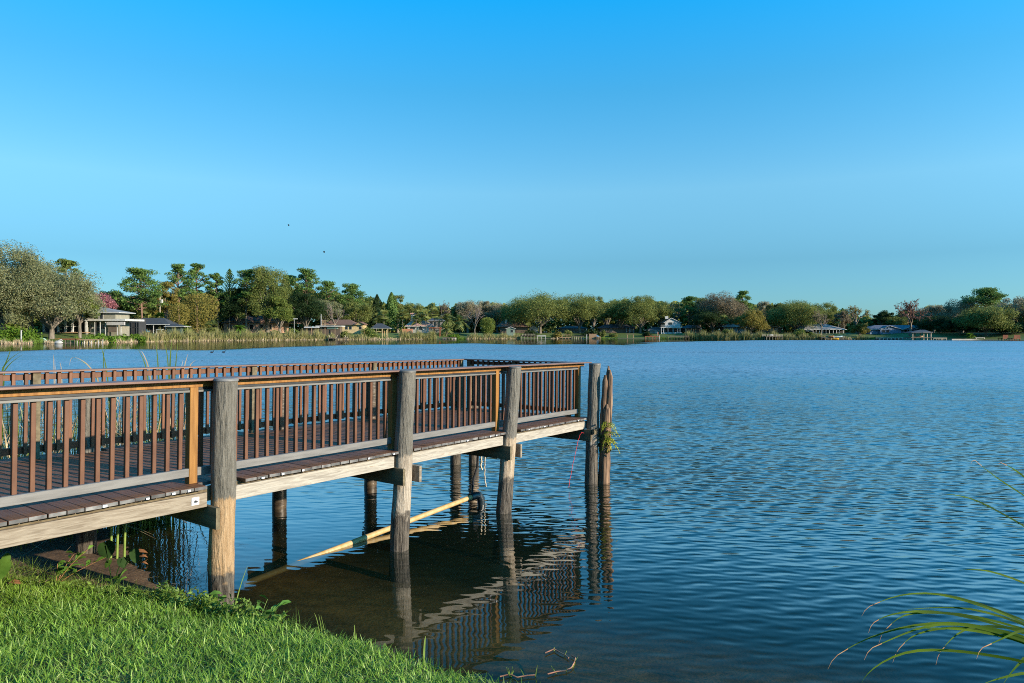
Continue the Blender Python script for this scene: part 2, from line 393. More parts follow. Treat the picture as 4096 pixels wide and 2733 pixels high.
# the lake sheet is a grid so that the wind strength can be stored on it
lx = axis([(-1500,-300,100),(-300,-20,8),(-20,20,1),(20,340,8),(340,1501,100)]); ly = axis([(-60,0,6),(0,30,.8),(30,120,5),(120,400,3),(400,521,20)])
LX, LY = np.meshgrid(lx, ly)
kk = np.arange(len(lx)*len(ly)).reshape(len(ly), len(lx))
water = np_mesh('water', np.stack([LX, LY, LX*0], -1), np.stack([kk[:-1,:-1], kk[:-1,1:], kk[1:,1:], kk[1:,:-1]], -1).reshape(-1,4), m, smooth=True)
tag(water, 'rippled blue lake', 'water', kind='structure')
PXW = CX + F*LX/np.maximum(LY, 30)
calm_w = np.interp(PXW, [-800, 0, 300, 650, 1000, 1350, 1700, 2300, 2550, 2700, 3000, 3600, 4096], [85, 82, 70, 112, 132, 130, 145, 175, 168, 115, 52, 25, 20])*(1 + .06*np.sin(LX*.09) + .04*np.sin(LX*.23+1))
far_calm = 1 - .96*smooth((1.06 - (-far_t(LX, LY))/calm_w)*8)
near_calm = .16 + .84*smooth((-poly_dist(WATERLINE, LX, LY) - .5)/9.0)
lee = 1 - .62*smooth(1.25 - np.hypot((LX+1.6)/4.2, (LY-8.2)/4.2))
wind_v = np.where(LY > 60, far_calm, near_calm*lee)
wa = water.data.attributes.new('wind', 'FLOAT', 'POINT'); wa.data.foreach_set('value', wind_v.astype(np.float32).ravel())
# ------------------------------------------------------------------ the pier (local frame: x along it, y across it away from the eye, z up from the deck)
rnd = random.Random(11)
PIER_LOC = (-4.144, 5.617, 1.402); TILT = .0135
def pier_pt(s, w, z):
    a = R(54.44); return Vector(PIER_LOC) + Vector((math.cos(a)*s - math.sin(a)*w, math.sin(a)*s + math.cos(a)*w, z - TILT*s))
pier = empty('pier', PIER_LOC, (0, TILT, R(54.44)))
tag(pier, 'brown decked wooden fishing pier with slatted railings standing on round piles in the lake', 'pier')

M_deck = mat('deck_board', (.098,.041,.018), (.150,.067,.032), scale=7, stretch=(6,.5,6), rough=.6, island=.22, bump=.25, spec=.35)
M_tip = mat('board_end', (.055,.055,.055), (.165,.162,.155), scale=9, rough=.7, island=.45, bump=.3)
M_comp = mat('brown_composite', (.096,.036,.016), (.136,.056,.026), scale=9, stretch=(2,2,.6), rough=.55, island=.22, bump=.12, spec=.35)
M_capm = mat('handrail_composite', (.115,.062,.046), (.17,.098,.075), scale=9, stretch=(.5,6,6), rough=.5, island=.1, bump=.15, spec=.4)
M_grey = mat('grey_rail', (.115,.113,.108), (.165,.16,.152), scale=6, stretch=(.6,5,5), rough=.55, bump=.1, spec=.4)
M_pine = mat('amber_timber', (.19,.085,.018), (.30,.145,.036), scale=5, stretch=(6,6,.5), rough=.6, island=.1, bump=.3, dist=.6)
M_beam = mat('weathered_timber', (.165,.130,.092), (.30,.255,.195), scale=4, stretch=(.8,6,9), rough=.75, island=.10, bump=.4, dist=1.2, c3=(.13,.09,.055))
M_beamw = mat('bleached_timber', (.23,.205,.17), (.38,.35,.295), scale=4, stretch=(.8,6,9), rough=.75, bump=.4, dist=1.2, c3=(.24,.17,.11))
M_dark = mat('dark_joist_timber', (.10,.078,.045), (.17,.14,.085), scale=5, stretch=(4,.5,5), rough=.8, island=.15, bump=.3)  # darker timber tone for joists, cross beams and far posts
M_white = mat('white_tag', (.75,.76,.78), (.62,.63,.66), scale=20, rough=.5)
M_steel = mat('galvanised_plate', (.55,.55,.56), (.72,.72,.73), scale=14, rough=.45, metal=.4)
M_black = mat('rubber_and_gap_shade', (.012,.012,.013), (.022,.022,.024), scale=8, rough=.4, spec=.5)

def pile_material(name, raw1, raw2, paint1, paint2, z_paint, z_wet):
    m, nt, N, L, P, O = new_mat(name)
    tc = N.new('ShaderNodeTexCoord'); sp = N.new('ShaderNodeSeparateXYZ'); L.new(tc.outputs['Object'], sp.inputs[0])
    mp = N.new('ShaderNodeMapping'); mp.inputs['Scale'].default_value = (1,1,.13); L.new(tc.outputs['Object'], mp.inputs['Vector'])
    nz = N.new('ShaderNodeTexNoise'); nz.inputs['Scale'].default_value = 26; nz.inputs['Detail'].default_value = 6; nz.inputs['Roughness'].default_value = .65; L.new(mp.outputs['Vector'], nz.inputs['Vector'])
    n2 = N.new('ShaderNodeTexNoise'); n2.inputs['Scale'].default_value = 9; n2.inputs['Detail'].default_value = 5; L.new(tc.outputs['Object'], n2.inputs['Vector'])
    def band(edge, noise, amp, soft):
        a = N.new('ShaderNodeMath'); a.operation = 'MULTIPLY_ADD'; L.new(noise, a.inputs[0]); a.inputs[1].default_value = amp; L.new(sp.outputs['Z'], a.inputs[2])
        r = N.new('ShaderNodeMapRange'); r.inputs['From Min'].default_value = edge+amp/2-soft; r.inputs['From Max'].default_value = edge+amp/2+soft; L.new(a.outputs[0], r.inputs['Value']); return r.outputs['Result']
    def ramp(f, c1, c2, lo=.35, hi=.65):
        r = N.new('ShaderNodeValToRGB'); L.new(f, r.inputs['Fac']); e = r.color_ramp.elements; e[0].position = lo; e[1].position = hi; e[0].color = (*c1,1); e[1].color = (*c2,1); return r.outputs['Color']
    def mixc(f, a, b):
        x = N.new('ShaderNodeMix'); x.data_type = 'RGBA'; L.new(f, x.inputs['Factor']); L.new(a, x.inputs['A']); L.new(b, x.inputs['B']); return x.outputs['Result']
    raw = ramp(nz.outputs['Fac'], raw1, raw2); pa = ramp(nz.outputs['Fac'], paint1, paint2); wet = ramp(nz.outputs['Fac'], (.03,.024,.018), (.16,.135,.105), .4, .7)
    c = mixc(band(z_wet, n2.outputs['Fac'], .5, .04), wet, raw); c = mixc(band(z_paint, nz.outputs['Fac'], .22, .015), c, pa)
    slime = band(-1.46, n2.outputs['Fac'], .08, .03)
    dk = N.new('ShaderNodeRGB'); dk.outputs[0].default_value = (.012,.011,.008,1); c = mixc(slime, dk.outputs[0], c)
    L.new(c, P.inputs['Base Color']); P.inputs['Roughness'].default_value = .6; P.inputs['Specular IOR Level'].default_value = .35
    b = N.new('ShaderNodeBump'); b.inputs['Strength'].default_value = 1.0; b.inputs['Distance'].default_value = .045; L.new(nz.outputs['Fac'], b.inputs['Height']); L.new(b.outputs['Normal'], P.inputs['Normal'])
    return m
GREYP = ((.090,.083,.067), (.168,.155,.128))
M_pile1 = pile_material('round_pile_tan', (.28,.175,.085), (.40,.275,.155), *GREYP, -.16, -.92)
M_pile2 = pile_material('round_pile_peeling', (.24,.195,.145), (.44,.38,.30), *GREYP, -.07, -.86)
M_pile3 = pile_material('round_pile_pale', (.28,.205,.13), (.43,.345,.25), *GREYP, -.10, -.74)
M_pile4 = pile_material('round_pile_blackened', (.06,.05,.04), (.42,.36,.28), *GREYP, -.32, -.55)
M_wrap = mat('wrapped_pile', (.032,.022,.014), (.085,.062,.038), scale=5, stretch=(1,1,4), rough=.45, bump=1.0, spec=.4)

# deck boards
pitch = .145; S0, S1 = -2.9, 9.80; W1 = 3.4
FRONT = [(-.80, .05, -.8, .05), (1.95, .05, 1.93, .05), (4.68, .05, 4.54, .03), (7.24, .04, 6.92, .02), (9.87, -.06, 9.66, -.10)]   # top s,w and waterline s,w
FAR = [(-.8, 3.25), (1.95, 3.25), (4.94, 3.25), (6.94, 3.2), (9.60, 3.32), (9.98, 3.10)]
db = MB(); tips = MB()
def deck_mid(fr, k): return fr[0]*.6 + fr[2]*.4
k = 0; s = S0
while s < S1 - .05:
    s1 = min(s + pitch - .007, S1); w0 = rnd.uniform(-.010, .008); w1 = W1 + rnd.uniform(-.01, .01)
    for fr in FRONT[:-1]:
        if s1 > deck_mid(fr,0) - .10 and s < deck_mid(fr,0) + .15: w0 = .19
    for fs, fw in FAR[:-1]:
        if s1 > fs - .13 and s < fs + .13: w1 = 3.10
    dz = rnd.uniform(-.002, .002)
    db.bbox(s, s1, w0 + .006, w1, -.036 + dz, dz, .004)
    tips.bbox(s + .002, s1 - .002, w0, w0 + .0055, -.034 + dz, -.002 + dz, .002)
    s += pitch
n_board = len(db.f); db.add(tips.v, tips.f)
deck = db.build('deck', M_deck, pier, local=True)
deck.data.materials.append(M_tip)                       # weathered sawn ends of the boards
for p_ in deck.data.polygons[n_board:]: p_.material_index = 1

# stringers under the board ends, span by span, and the joists inside
edges = [S0] + [deck_mid(f,0) for f in FRONT[1:-1]] + [S1]
for a, b, dz in zip(edges[:-1], edges[1:], (-.012, 0, .004, -.004)):
    MB().bbox(a + (.11 if a > S0 else 0), b - (.19 if b < S1 else .03), .035, .078, -.215 + dz, -.066 + dz, .003)  .build('stringer', M_beam if a < 1 else M_beamw, pier, local=True)
for w in (.125, .9, 1.7, 2.5, 3.2):
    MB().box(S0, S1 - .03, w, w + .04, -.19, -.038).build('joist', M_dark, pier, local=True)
# cross beams: a pair at every bent
for (ts, tw, bs, bw) in FRONT:
    c = ts*.55 + bs*.45
    for d in (-.155, .155):
        if (ts > 9 or 1 < ts < 3) and d > 0: continue
        j = rnd.uniform(-.02, .02)
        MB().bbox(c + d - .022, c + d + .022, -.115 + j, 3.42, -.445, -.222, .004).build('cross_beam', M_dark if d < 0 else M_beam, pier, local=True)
MB().bbox(9.60, 9.98, -.20, -.155, -.30, -.21, .003).build('cleat', M_dark, pier, local=True)
# round piles
for i, (ts, tw, bs, bw) in enumerate(FRONT):
    pts, rad = [], []
    top = [1.07, 1.065, 1.065, 1.05, 1.045][i]
    for q in np.linspace(-2.9, top, 40):
        t = (q + 1.45)/(top + 1.45)
        wob = .006*math.sin(q*5 + i*2)
        pts.append((bs + (ts - bs)*t + wob, bw + (tw - bw)*t, q)); rad.append((.131 - .012*t + .003*math.sin(q*7+i))*(1, 1, 1, .98, .98)[i])
    p = MB().tube(pts, rad, 20, jit=.035, rng=rnd).build('piling', (M_pile1, M_pile1, M_pile2, M_pile3, M_pile4)[i], pier, local=True)
    e = Vector(pts[-1])
    MB().tube([e + Vector((0,0,.001)), e + Vector((0,0,.022)), e + Vector((0,0,.03))], [rad[-1]+.008, rad[-1]+.006, rad[-1]-.004], 20).build('pile_cap', M_grey if i == 1 else mat('grey_pile_cap', (.09,.085,.075), (.14,.13,.115), rough=.5), p, local=True)
for i, (fs, fw) in enumerate(FAR):
    pts = [(fs + .004*math.sin(q*4), fw, q) for q in np.linspace(-2.9, .86, 30)]
    MB().tube(pts, [.118 + .003*math.sin(q*11) for q in np.linspace(0,9,30)], 16, jit=.05, rng=rnd).build('piling', (M_wrap if i in (2,3) else M_pile3), pier, local=True)

# ---- railings: cap with its posts, timber rail, channel, bottom rail and balusters
def cap_joints(x0, x1, y0, y1, n):
    b = MB(); e = np.linspace(x0, x1, n+1)
    for a, c in zip(e[:-1], e[1:]): b.bbox(a, c - .003, y0, y1, 1.072, 1.096, .004)
    return b
posts_s = [-1.05, 1.70, 4.60, 6.99, 9.735]
def rail_run(cap, a, b, axis_x, o, sgn, far, posts, first, pier_part_mats):
    """one railing along x (axis_x) or y; o is its outer face, sgn points inward"""
    def bx(mb, u0, u1, d0, d1, z0, z1, c=.003):
        lo, hi = sorted((o + sgn*d0, o + sgn*d1))
        (mb.bbox(u0, u1, lo, hi, z0, z1, c) if axis_x else mb.bbox(lo, hi, u0, u1, z0, z1, c)); return mb
    spans = list(zip(posts[:-1], posts[1:]))
    if not far: bx(MB(), a, b, .004, .042, 1.003, 1.0715).build('timber_rail', M_pine, cap, local=True)
    for p in posts:
        bx(MB(), p - .044, p + .044, 0 - .004, .086, .001, 1.0025 if not far else 1.0715, .003).build('post', M_pine if not far else M_dark, cap, local=True)
    many = MB(); n_many = 0
    for u0, u1 in spans:
        u0 += .047; u1 -= .047
        bx(MB(), u0, u1, .002, .044, .075, .160).build('bottom_rail', M_grey if not far else M_comp, cap, local=True)
        if not far:
            bx(MB(), u0, u1, .002, .044, .950, .974).build('top_channel', M_grey, cap, local=True)
            bx(MB(), u0, u1, .012, .044, .9745, 1.0025).build('gap_shade_strip', M_black, cap, local=True)  # black strip stands in for the shade in the gap under the timber rail
        else:
            bx(MB(), u0, u1, .006, .044, .980, 1.052).build('top_channel', M_comp, cap, local=True)
        n = max(1, round((u1 - u0)/.134)); st = (u1 - u0)/n
        for q in range(n):
            c = u0 + (q + .5)*st + rnd.uniform(-.003, .003)
            t = many if far else MB()
            bx(t, c - .0195, c + .0195, .0455, .084, .070, 1.0025 if not far else 1.0715, .003)
            if not far: t.build('baluster', M_comp, cap, local=True)
            else: n_many += 1
    if n_many: tag(many.build('baluster', M_comp, cap, local=True), kind='stuff')
front_cap = cap_joints(-2.9, 9.99, .075, .310, 5).build('railing', M_capm, pier, local=True)
tag(front_cap, 'front railing with grey bottom rail and amber timber under its cap')
rail_run(front_cap, -2.85, 9.93, True, .21, 1, False, posts_s, 0, None)
far_cap = cap_joints(-2.9, 9.80, 3.065, 3.285, 4).build('railing', M_capm, pier, local=True)
tag(far_cap, 'far railing, brown throughout, on the lake side')
rail_run(far_cap, -2.85, 9.68, True, 3.19, -1, True, [-1.05, 1.30, 4.35, 6.95, 9.55], 0, None)
eb = MB(); eb.bbox(9.575, 9.795, .311, 3.064, 1.072, 1.096, .004)
end_cap = eb.build('railing', M_capm, pier, local=True)
tag(end_cap, 'end railing across the tip of the pier')
rail_run(end_cap, .36, 3.05, False, 9.70, -1, True, [.42, 1.75, 2.98], 0, None)

# white tags stapled on the board ends, bolt plate on the stringer
for s_ in (.02+.7, 1.11, 1.36, 1.85-.35+.02, 2.36, 2.62, 2.90, 3.92, 4.37, 6.66, 5.92, 6.5, 7.6, 8.1, 9.3):
    w_, h_ = rnd.uniform(.02,.04), rnd.uniform(.014,.022)
    MB().bbox(s_, s_ + w_, -.016, -.0115, -.030, -.030 + h_, .001).build('white_label', M_white, pier, local=True)
pl = MB().bbox(1.585, 1.665, .029, .0345, -.185, -.105, .002).build('bolt_plate', M_steel, pier, local=True)
MB().tube([(1.625,.029,-.145),(1.625,.005,-.145)], .012, 8).build('bolt', M_black, pl, local=True)

# ------------------------------------------------------------------ things about the pier
def from_px(px, py, Y): return Vector((xat(px, Y), Y, zat(py, Y)))
# yellowed pipe leaning out of the water, its elbow and hose
M_pvc = mat('yellowed_plastic_pipe', (.42,.27,.10), (.48,.35,.19), scale=4, stretch=(3,3,1), rough=.45, island=0, c3=(.42,.20,.03))
pipe = thing('drain_pipe', (-2.08, 9.75, 0), 'yellowed plastic pipe with black elbow and hose, slanting out of the water under the pier', 'pipe')
A, B_ = Vector((-3.25, 8.22, -.085)), Vector((-.68, 11.58, .17))
d = (B_ - A)
MB().tube([A + d*t for t in np.linspace(0, 1, 14)], .040, 14).build('pipe_length', M_pvc, pipe)
for t in (.62, .985): MB().tube([A + d*t, A + d*(t+.02)], .046, 14).build('pipe_collar', M_pvc, pipe)
e0 = B_; dn = d.normalized()
elb = [e0 - dn*.03, e0 + dn*.06, e0 + dn*.14 + Vector((.02,0,-.01)), e0 + dn*.19 + Vector((.03,0,-.07)), e0 + dn*.20 + Vector((.03,0,-.16)), e0 + dn*.20 + Vector((.03,0,-.34))]
M_elb = mat('black_plastic_elbow', (.010,.018,.024), (.02,.03,.038), scale=8, rough=.35, spec=.5)
MB().tube(elb, [.062,.066,.068,.068,.066,.066], 14).build('elbow', M_elb, pipe)
h0 = e0 + Vector((.0,.02,.05)); h1 = from_px(1912, 1815, 12.4)
MB().tube([h0, h0.lerp(h1,.33)+Vector((-.01,0,.02)), h0.lerp(h1,.66)+Vector((.02,0,0)), h1], .018, 8).build('hose', M_black, pipe)
# ropes
M_rope = mat('weathered_rope', (.42,.36,.27), (.58,.52,.42), scale=60, rough=.9, bump=.5)
def rope(px, pts, Y, label, r, m, cat='rope', name='rope'):
    P = [from_px(a, b, Y) for a, b in pts]
    Q = []
    for p, q in zip(P[:-1], P[1:]): Q += [p.lerp(q, t/4) for t in range(4)]
    Q.append(P[-1])
    Q = [q + Vector((rnd.uniform(-.006,.006), rnd.uniform(-.006,.006), 0)) for q in Q]
    o = MB().tube(Q, r, 6, smooth=True).build(name, m, loc=P[0]); return tag(o, label, cat)
rope(0, [(1924,1815),(1926,1845),(1923,1862),(1929,1880)], 12.6, 'short frayed white rope end hanging under the deck beside the black hose', .016, M_rope)
rope(0, [(1940,1812),(1940,1850),(1938,1890),(1940,1925),(1945,1947)], 12.5, 'long thin rope hanging nearly to the water under the deck', .010, M_rope)
M_cord = mat('red_cord', (.55,.03,.035), (.75,.07,.07), scale=30, rough=.7)
rope(0, [(2336,1733),(2326,1729),(2318,1745),(2311,1768),(2306,1790),(2293,1850),(2281,1910),(2274,1950)], 12.85, 'thin red cord tied to the last cross beam and trailing to the water', .0042, M_cord, 'cord', 'red_cord')
# broken old pile beside the last one, with a fern growing on it
M_snag = mat('rotten_timber', (.040,.026,.018), (.25,.155,.095), scale=16, stretch=(2,2,.14), rough=.85, bump=1.0, c3=(.34,.24,.14))
snag = thing('broken_pile', (1.80, 13.45, 0), 'split and rotten old pile with a jagged top beside the last round pile', 'pile')
bb = MB()
for (ox, oy, top, r, ph) in ((-.055, 0, 2.12, .062, 0), (.05, .02, 2.22, .075, 1), (.0, -.03, 1.55, .085, 2), (.07, -.01, 2.02, .05, 3), (.02,.05,2.3,.045,4)):
    n = 26; pts = []; rad = []
    for t in np.linspace(0, 1, n):
        z = -1.2 + (top + 1.2)*t; ln = .085*max(0, z)/2.2
        pts.append((1.80 + ox*(1 - .1*t) + ln + .008*math.sin(z*4+ph), 13.45 + oy, z)); rad.append(r*(1.05 - .18*t)*(.35 if t > .985 else 1))
    bb.tube(pts, rad, 9, jit=.22, rng=rnd)
bb.build('shaft', M_snag, snag)
M_moss = mat('moss', (.10,.075,.015), (.17,.14,.03), scale=30, rough=.95)
mb = MB()
for q in range(260):
    a = rnd.uniform(0, 6.28); z = rnd.uniform(.62, .98); p = Vector((1.83 + .10*math.cos(a), 13.45 + .1*math.sin(a), z)); u = Vector((rnd.gauss(0,1),rnd.gauss(0,1),rnd.gauss(0,1))).normalized()*.03; v = u.orthogonal().normalized()*.02
    mb.poly([p-u-v,p+u-v,p+u+v,p-u+v],[(0,1,2,3)])
mb.build('moss', M_moss, snag)
M_fern = mat('fern_leaf', (.20,.24,.02), (.42,.42,.05), scale=12, rough=.6, island=.35, transl=.35)
fern = thing('fern', (1.87, 13.36, 1.1), 'bright yellow-green fern sprouting from the broken pile', 'fern')
for q in range(26):
    fb = MB(); a = rnd.uniform(-1.2, 1.3); ln = rnd.uniform(.11, .22); z0 = rnd.choice((.9, 1.0, 1.12, 1.18)); base = Vector((1.85 + rnd.uniform(-.06,.06), 13.33, z0))
    dr = Vector((math.sin(a)*.9 + .35, -.5, 0)); up = rnd.uniform(.1, .9) if z0 > .95 else rnd.uniform(-.5,.4)
    P = [base + dr*ln*t + Vector((0,0,up*ln*t - .9*ln*t*t*rnd.uniform(.6,1))) for t in np.linspace(0,1,8)]
    for i_ in range(1, 8):
        for sg in (-1, 1):
            w = .08*(1 - i_/9); side = Vector((-dr.y, dr.x, .3)).normalized()*sg
            t0 = P[i_]; nx_ = (P[i_]-P[i_-1])*.8
            fb.poly([t0, t0 + side*w*.5 + nx_*.5, t0 + side*w + nx_*.4, t0 + side*w*.45 - nx_*.35], [(0,1,2,3)])
    fb.tube(P, .004, 4); fb.build('frond', M_fern, fern)
# ------------------------------------------------------------------ lawn, weeds and reeds near the eye
rg = np.random.default_rng(21)
def in_view(X, Y, m=.9):
    return (np.abs(X) < Y*(2048/F) + m) & (Y > .8)
def blades(X, Y, Z, length, width, lean, curve, az, rng_, segs=3):
    """many grass blades as quads; arrays of the root and its shape"""
    n = len(X); ts = np.linspace(0, 1, segs+1)
    dx, dy = np.cos(az), np.sin(az); face = az + np.pi/2 + rng_.normal(0, .5, n)
    sx, sy = np.cos(face), np.sin(face); V = np.zeros((n, (segs+1)*2, 3))
    for i, t in enumerate(ts):
        h = length*(t*np.cos(lean) - .5*curve*t*t); o = length*(t*np.sin(lean) + .55*curve*t*t)
        w = width*(1 - t**1.6*.88)*.5
        cx, cy, cz = X + dx*o, Y + dy*o, Z + h
        V[:, i*2] = np.stack([cx - sx*w, cy - sy*w, cz], -1); V[:, i*2+1] = np.stack([cx + sx*w, cy + sy*w, cz], -1)
    m_ = (segs+1)*2; base = np.arange(n)[:, None]*m_
    fs = np.stack([np.array([i*2, i*2+1, i*2+3, i*2+2]) for i in range(segs)])
    return V.reshape(-1, 3), (base[:, :, None] + fs[None]).reshape(-1, 4)
M_grass = mat('lawn_blade', (.090,.19,.016), (.24,.39,.050), scale=1.6, rough=.5, island=.38, transl=.38, spec=.4, islmix=.55, detail=4, c3=(.50,.56,.22))
n = 190000
X = rg.uniform(-7.2, 3.2, n); Y = rg.uniform(1.6, 8.2, n)
e = poly_dist(EDGE, X, Y); keep = (e > -.03 + .05*rg.normal(size=n)) & in_view(X, Y, 1.3) & (e < 4.2)
keep &= rg.random(n) < np.where(e < .10, .75, 1)
X, Y, e = X[keep], Y[keep], e[keep]; Z = height(X, Y) + .0
lump_n = sum(a*np.sin(X*f1+Y*f2+p) for a, f1, f2, p in [(.012,3.1,2.2,0),(.010,-4.3,3.7,1),(.008,6.1,7.3,2),(.006,-9.7,8.8,4)]); Z = Z + lump_n - .004
tuft = .5 + .5*np.sin(X*2.3 + 1.3*np.sin(Y*1.9))*np.sin(Y*2.9 + X*.7)
ln = rg.uniform(.055, .115, len(X))*(.85 + .3*tuft); V, Q = blades(X, Y, Z, ln, rg.uniform(.006, .0125, len(X)), rg.uniform(.15, 1.15, len(X)), rg.uniform(.1, .9, len(X)), rg.uniform(0, 6.28, len(X)), rg)
lawn = np_mesh('lawn_grass', V, Q, M_grass, smooth=True); tag(lawn, 'bright green mown lawn sloping down to the lake', 'grass', kind='stuff')
# rough margin: low weeds, straggling stems and litter between the lawn and the sand
M_weed = mat('weed_leaf', (.055,.11,.014), (.19,.28,.045), scale=5, rough=.5, island=.35, transl=.3, islmix=.5)
M_straw = mat('dry_stalk', (.22,.15,.075), (.50,.39,.24), scale=7, rough=.8, island=.35, islmix=.5)
def small_leaves(c, n_, size, rng_, flat=.5):
    nrm = rng_.normal(size=(n_,3)); nrm[:,2] = np.abs(nrm[:,2]) + flat; nrm /= np.linalg.norm(nrm, axis=1)[:,None]
    t = np.cross(nrm, rng_.normal(size=(n_,3))); t /= np.linalg.norm(t, axis=1)[:,None]; b = np.cross(nrm, t)
    s_ = size*rng_.uniform(.6, 1.35, n_)[:,None]
    V = np.stack([c - t*s_, c - b*s_*.42 - nrm*s_*.08, c + t*s_, c + b*s_*.42 - nrm*s_*.08], 1).reshape(-1,3)
    return V, np.arange(n_*4).reshape(-1,4)
# points along the margin (distance past the lawn edge)
n = 15000
X = rg.uniform(-6.4, -1.4, n); Y = np.interp(X, EDGE[:,0], EDGE[:,1]) + np.abs(rg.normal(0, .22, n)) + rg.uniform(-.06,.04,n)
thick = np.interp(X, [-6.4,-5,-4.3,-3.4,-2.6,-1.4], [.12,.35,.6,1.0,.9,.15]); k_ = rg.random(n) < thick
X, Y = X[k_], Y[k_]; Z = height(X, Y) + rg.uniform(0, .16, len(X))*np.interp(X, [-6,-4,-3.3,-2.4,-1.4],[.3,.8,1.7,1.5,.3])*(.4+.6*np.sin(X*7)**2)
V, Q = small_leaves(np.stack([X,Y,Z],-1), len(X), .024, rg)
bank = np_mesh('bank_weeds', V, Q, M_weed); tag(bank, 'low leafy weeds along the lawn edge below the first round pile', 'weeds', kind='stuff')
n = 4200
X = rg.uniform(-6.8, -1.6, n); Y = np.interp(X, EDGE[:,0], EDGE[:,1]) + rg.uniform(-.05, .75, n)*np.interp(X,[-6,-3,-1.6],[1,.8,.25])
Z = height(X, Y); V, Q = blades(X, Y, Z, rg.uniform(.08, .26, n), rg.uniform(.004,.007,n), rg.uniform(.2, 1.3, n), rg.uniform(.2, .9, n), rg.uniform(0,6.28,n), rg)
o = np_mesh('bank_grass', V, Q, M_weed, smooth=True); tag(o, 'loose dark grass straggling over the sandy margin', 'grass', kind='stuff')
n = 4500
X = rg.uniform(-7.2, -2.6, n); Y = np.interp(X, EDGE[:,0], EDGE[:,1]) + np.abs(rg.normal(.10, .42, n))
Z = height(X, Y) + .006; V, Q = blades(X, Y, Z, rg.uniform(.05, .22, n), rg.uniform(.004,.010,n), rg.uniform(1.35, 1.55, n), rg.uniform(0, .1, n), rg.uniform(0,6.28,n), rg)
o = np_mesh('dry_litter', V, Q, M_straw); tag(o, 'dry straw and plant litter on the sandy margin', 'litter', kind='stuff')

def stem_plant(name, label, cat, base, stems, leaf, m_leaf, m_stem, seed, leaf_n=7, leaf_start=.35):
    """stems: list of (dx, dy, height); leaves: pointed blades along each stem"""
    q = random.Random(seed); t = thing(name, base, label, cat); b0 = Vector(base)
    sb = MB(); lb = MB()
    for dx, dy, h in stems:
        P = [b0 + Vector((dx*u**1.3, dy*u**1.3, h*u - .12*h*u*u)) for u in np.linspace(0, 1, 7)]
        sb.tube(P, [.004*(1 - .5*u) for u in np.linspace(0,1,7)], 5)
        for j in range(leaf_n):
            u = leaf_start + (1-leaf_start)*j/(leaf_n-1); p = P[0].lerp(P[-1], 0) if False else P[min(6, int(u*6))]
            a = q.uniform(0, 6.28); d = Vector((math.cos(a), math.sin(a), q.uniform(.1,.7))).normalized(); L_ = leaf*q.uniform(.8,1.5); sd = d.cross(Vector((0,0,1))).normalized(); sd = (sd*.6 + sd.cross(d)*q.uniform(-1,1)).normalized()
            lb.strip([p, p + d*L_*.4 + Vector((0,0,.01)), p + d*L_*.8, p + d*L_ - Vector((0,0,L_*.15))], [.004, L_*.40, L_*.28, .003], sd, fold=.15)
    sb.build('stem', m_stem, t); lb.build('foliage', m_leaf, t); return t
M_leafb = mat('fresh_leaf', (.07,.16,.022), (.14,.27,.045), scale=9, rough=.45, island=.25, transl=.35)
M_stemr = mat('reddish_stem', (.28,.13,.055), (.42,.22,.10), scale=9, rough=.7)
M_stemg = mat('green_stem', (.12,.19,.035), (.20,.28,.06), scale=9, rough=.6)
def gp(px, py, Y):
    x = xat(px, Y); return (x, Y, ground_z(x, Y))
stem_plant('weed_plant', 'bushy green weed with red stems growing over the dark sand under the deck', 'plant', gp(225, 2330, 7.4), [(.28,.10,.42),(.12,.12,.36),(.45,.15,.30),(-.02,.05,.26)], .085, M_leafb, M_stemr, 1, 9)
stem_plant('weed_plant', 'upright weed with narrow leaves just left of the first round pile', 'plant', gp(842, 2370, 6.6), [(-.02,.0,.30),(.05,.03,.24),(-.10,.02,.2)], .11, M_leafb, M_stemg, 2, 6)
stem_plant('weed_plant', 'small leafy weed right of the first round pile at the water edge', 'plant', gp(985, 2440, 6.5), [(.10,.05,.26),(.02,.06,.20),(.15,.0,.16),(-.05,.02,.15)], .07, M_leafb, M_stemg, 3, 7)
stem_plant('weed_plant', 'tiny yellow-green seedling with a red stem at the lawn edge below the wet sand', 'plant', gp(546, 2330, 7.2), [(.0,.03,.12),(.05,.0,.1)], .06, M_leafb, M_stemr, 4, 5)
stem_plant('weed_plant', 'sparse weed at the lawn edge beneath the dark-leaved stalks', 'plant', gp(450, 2300, 7.3), [(-.02,.02,.2),(.07,.0,.22)], .10, M_leafb, M_stemg, 5, 5)
stem_plant('weed_plant', 'tall drooping weed with long leaves overhanging the dark water right of the first round pile', 'plant', gp(1030, 2450, 6.35), [(.16,.10,.24),(.26,.05,.16),(.05,.12,.30),(.0,.0,.24)], .10, M_leafb, M_stemg, 6, 8)
stem_plant('weed_plant', 'dense low weed in front of the foot of the first round pile', 'plant', gp(890, 2410, 6.55), [(-.06,.05,.22),(.06,.05,.26),(.12,.0,.2),(-.12,.02,.18),(0,-.03,.2)], .085, M_leafb, M_stemg, 7, 8)
stem_plant('weed_plant', 'leafy weed midway between the dark-leaved stalks and the first round pile', 'plant', gp(660, 2360, 6.95), [(-.06,.03,.20),(.08,.04,.18),(.0,.0,.25)], .09, M_leafb, M_stemg, 8, 7)
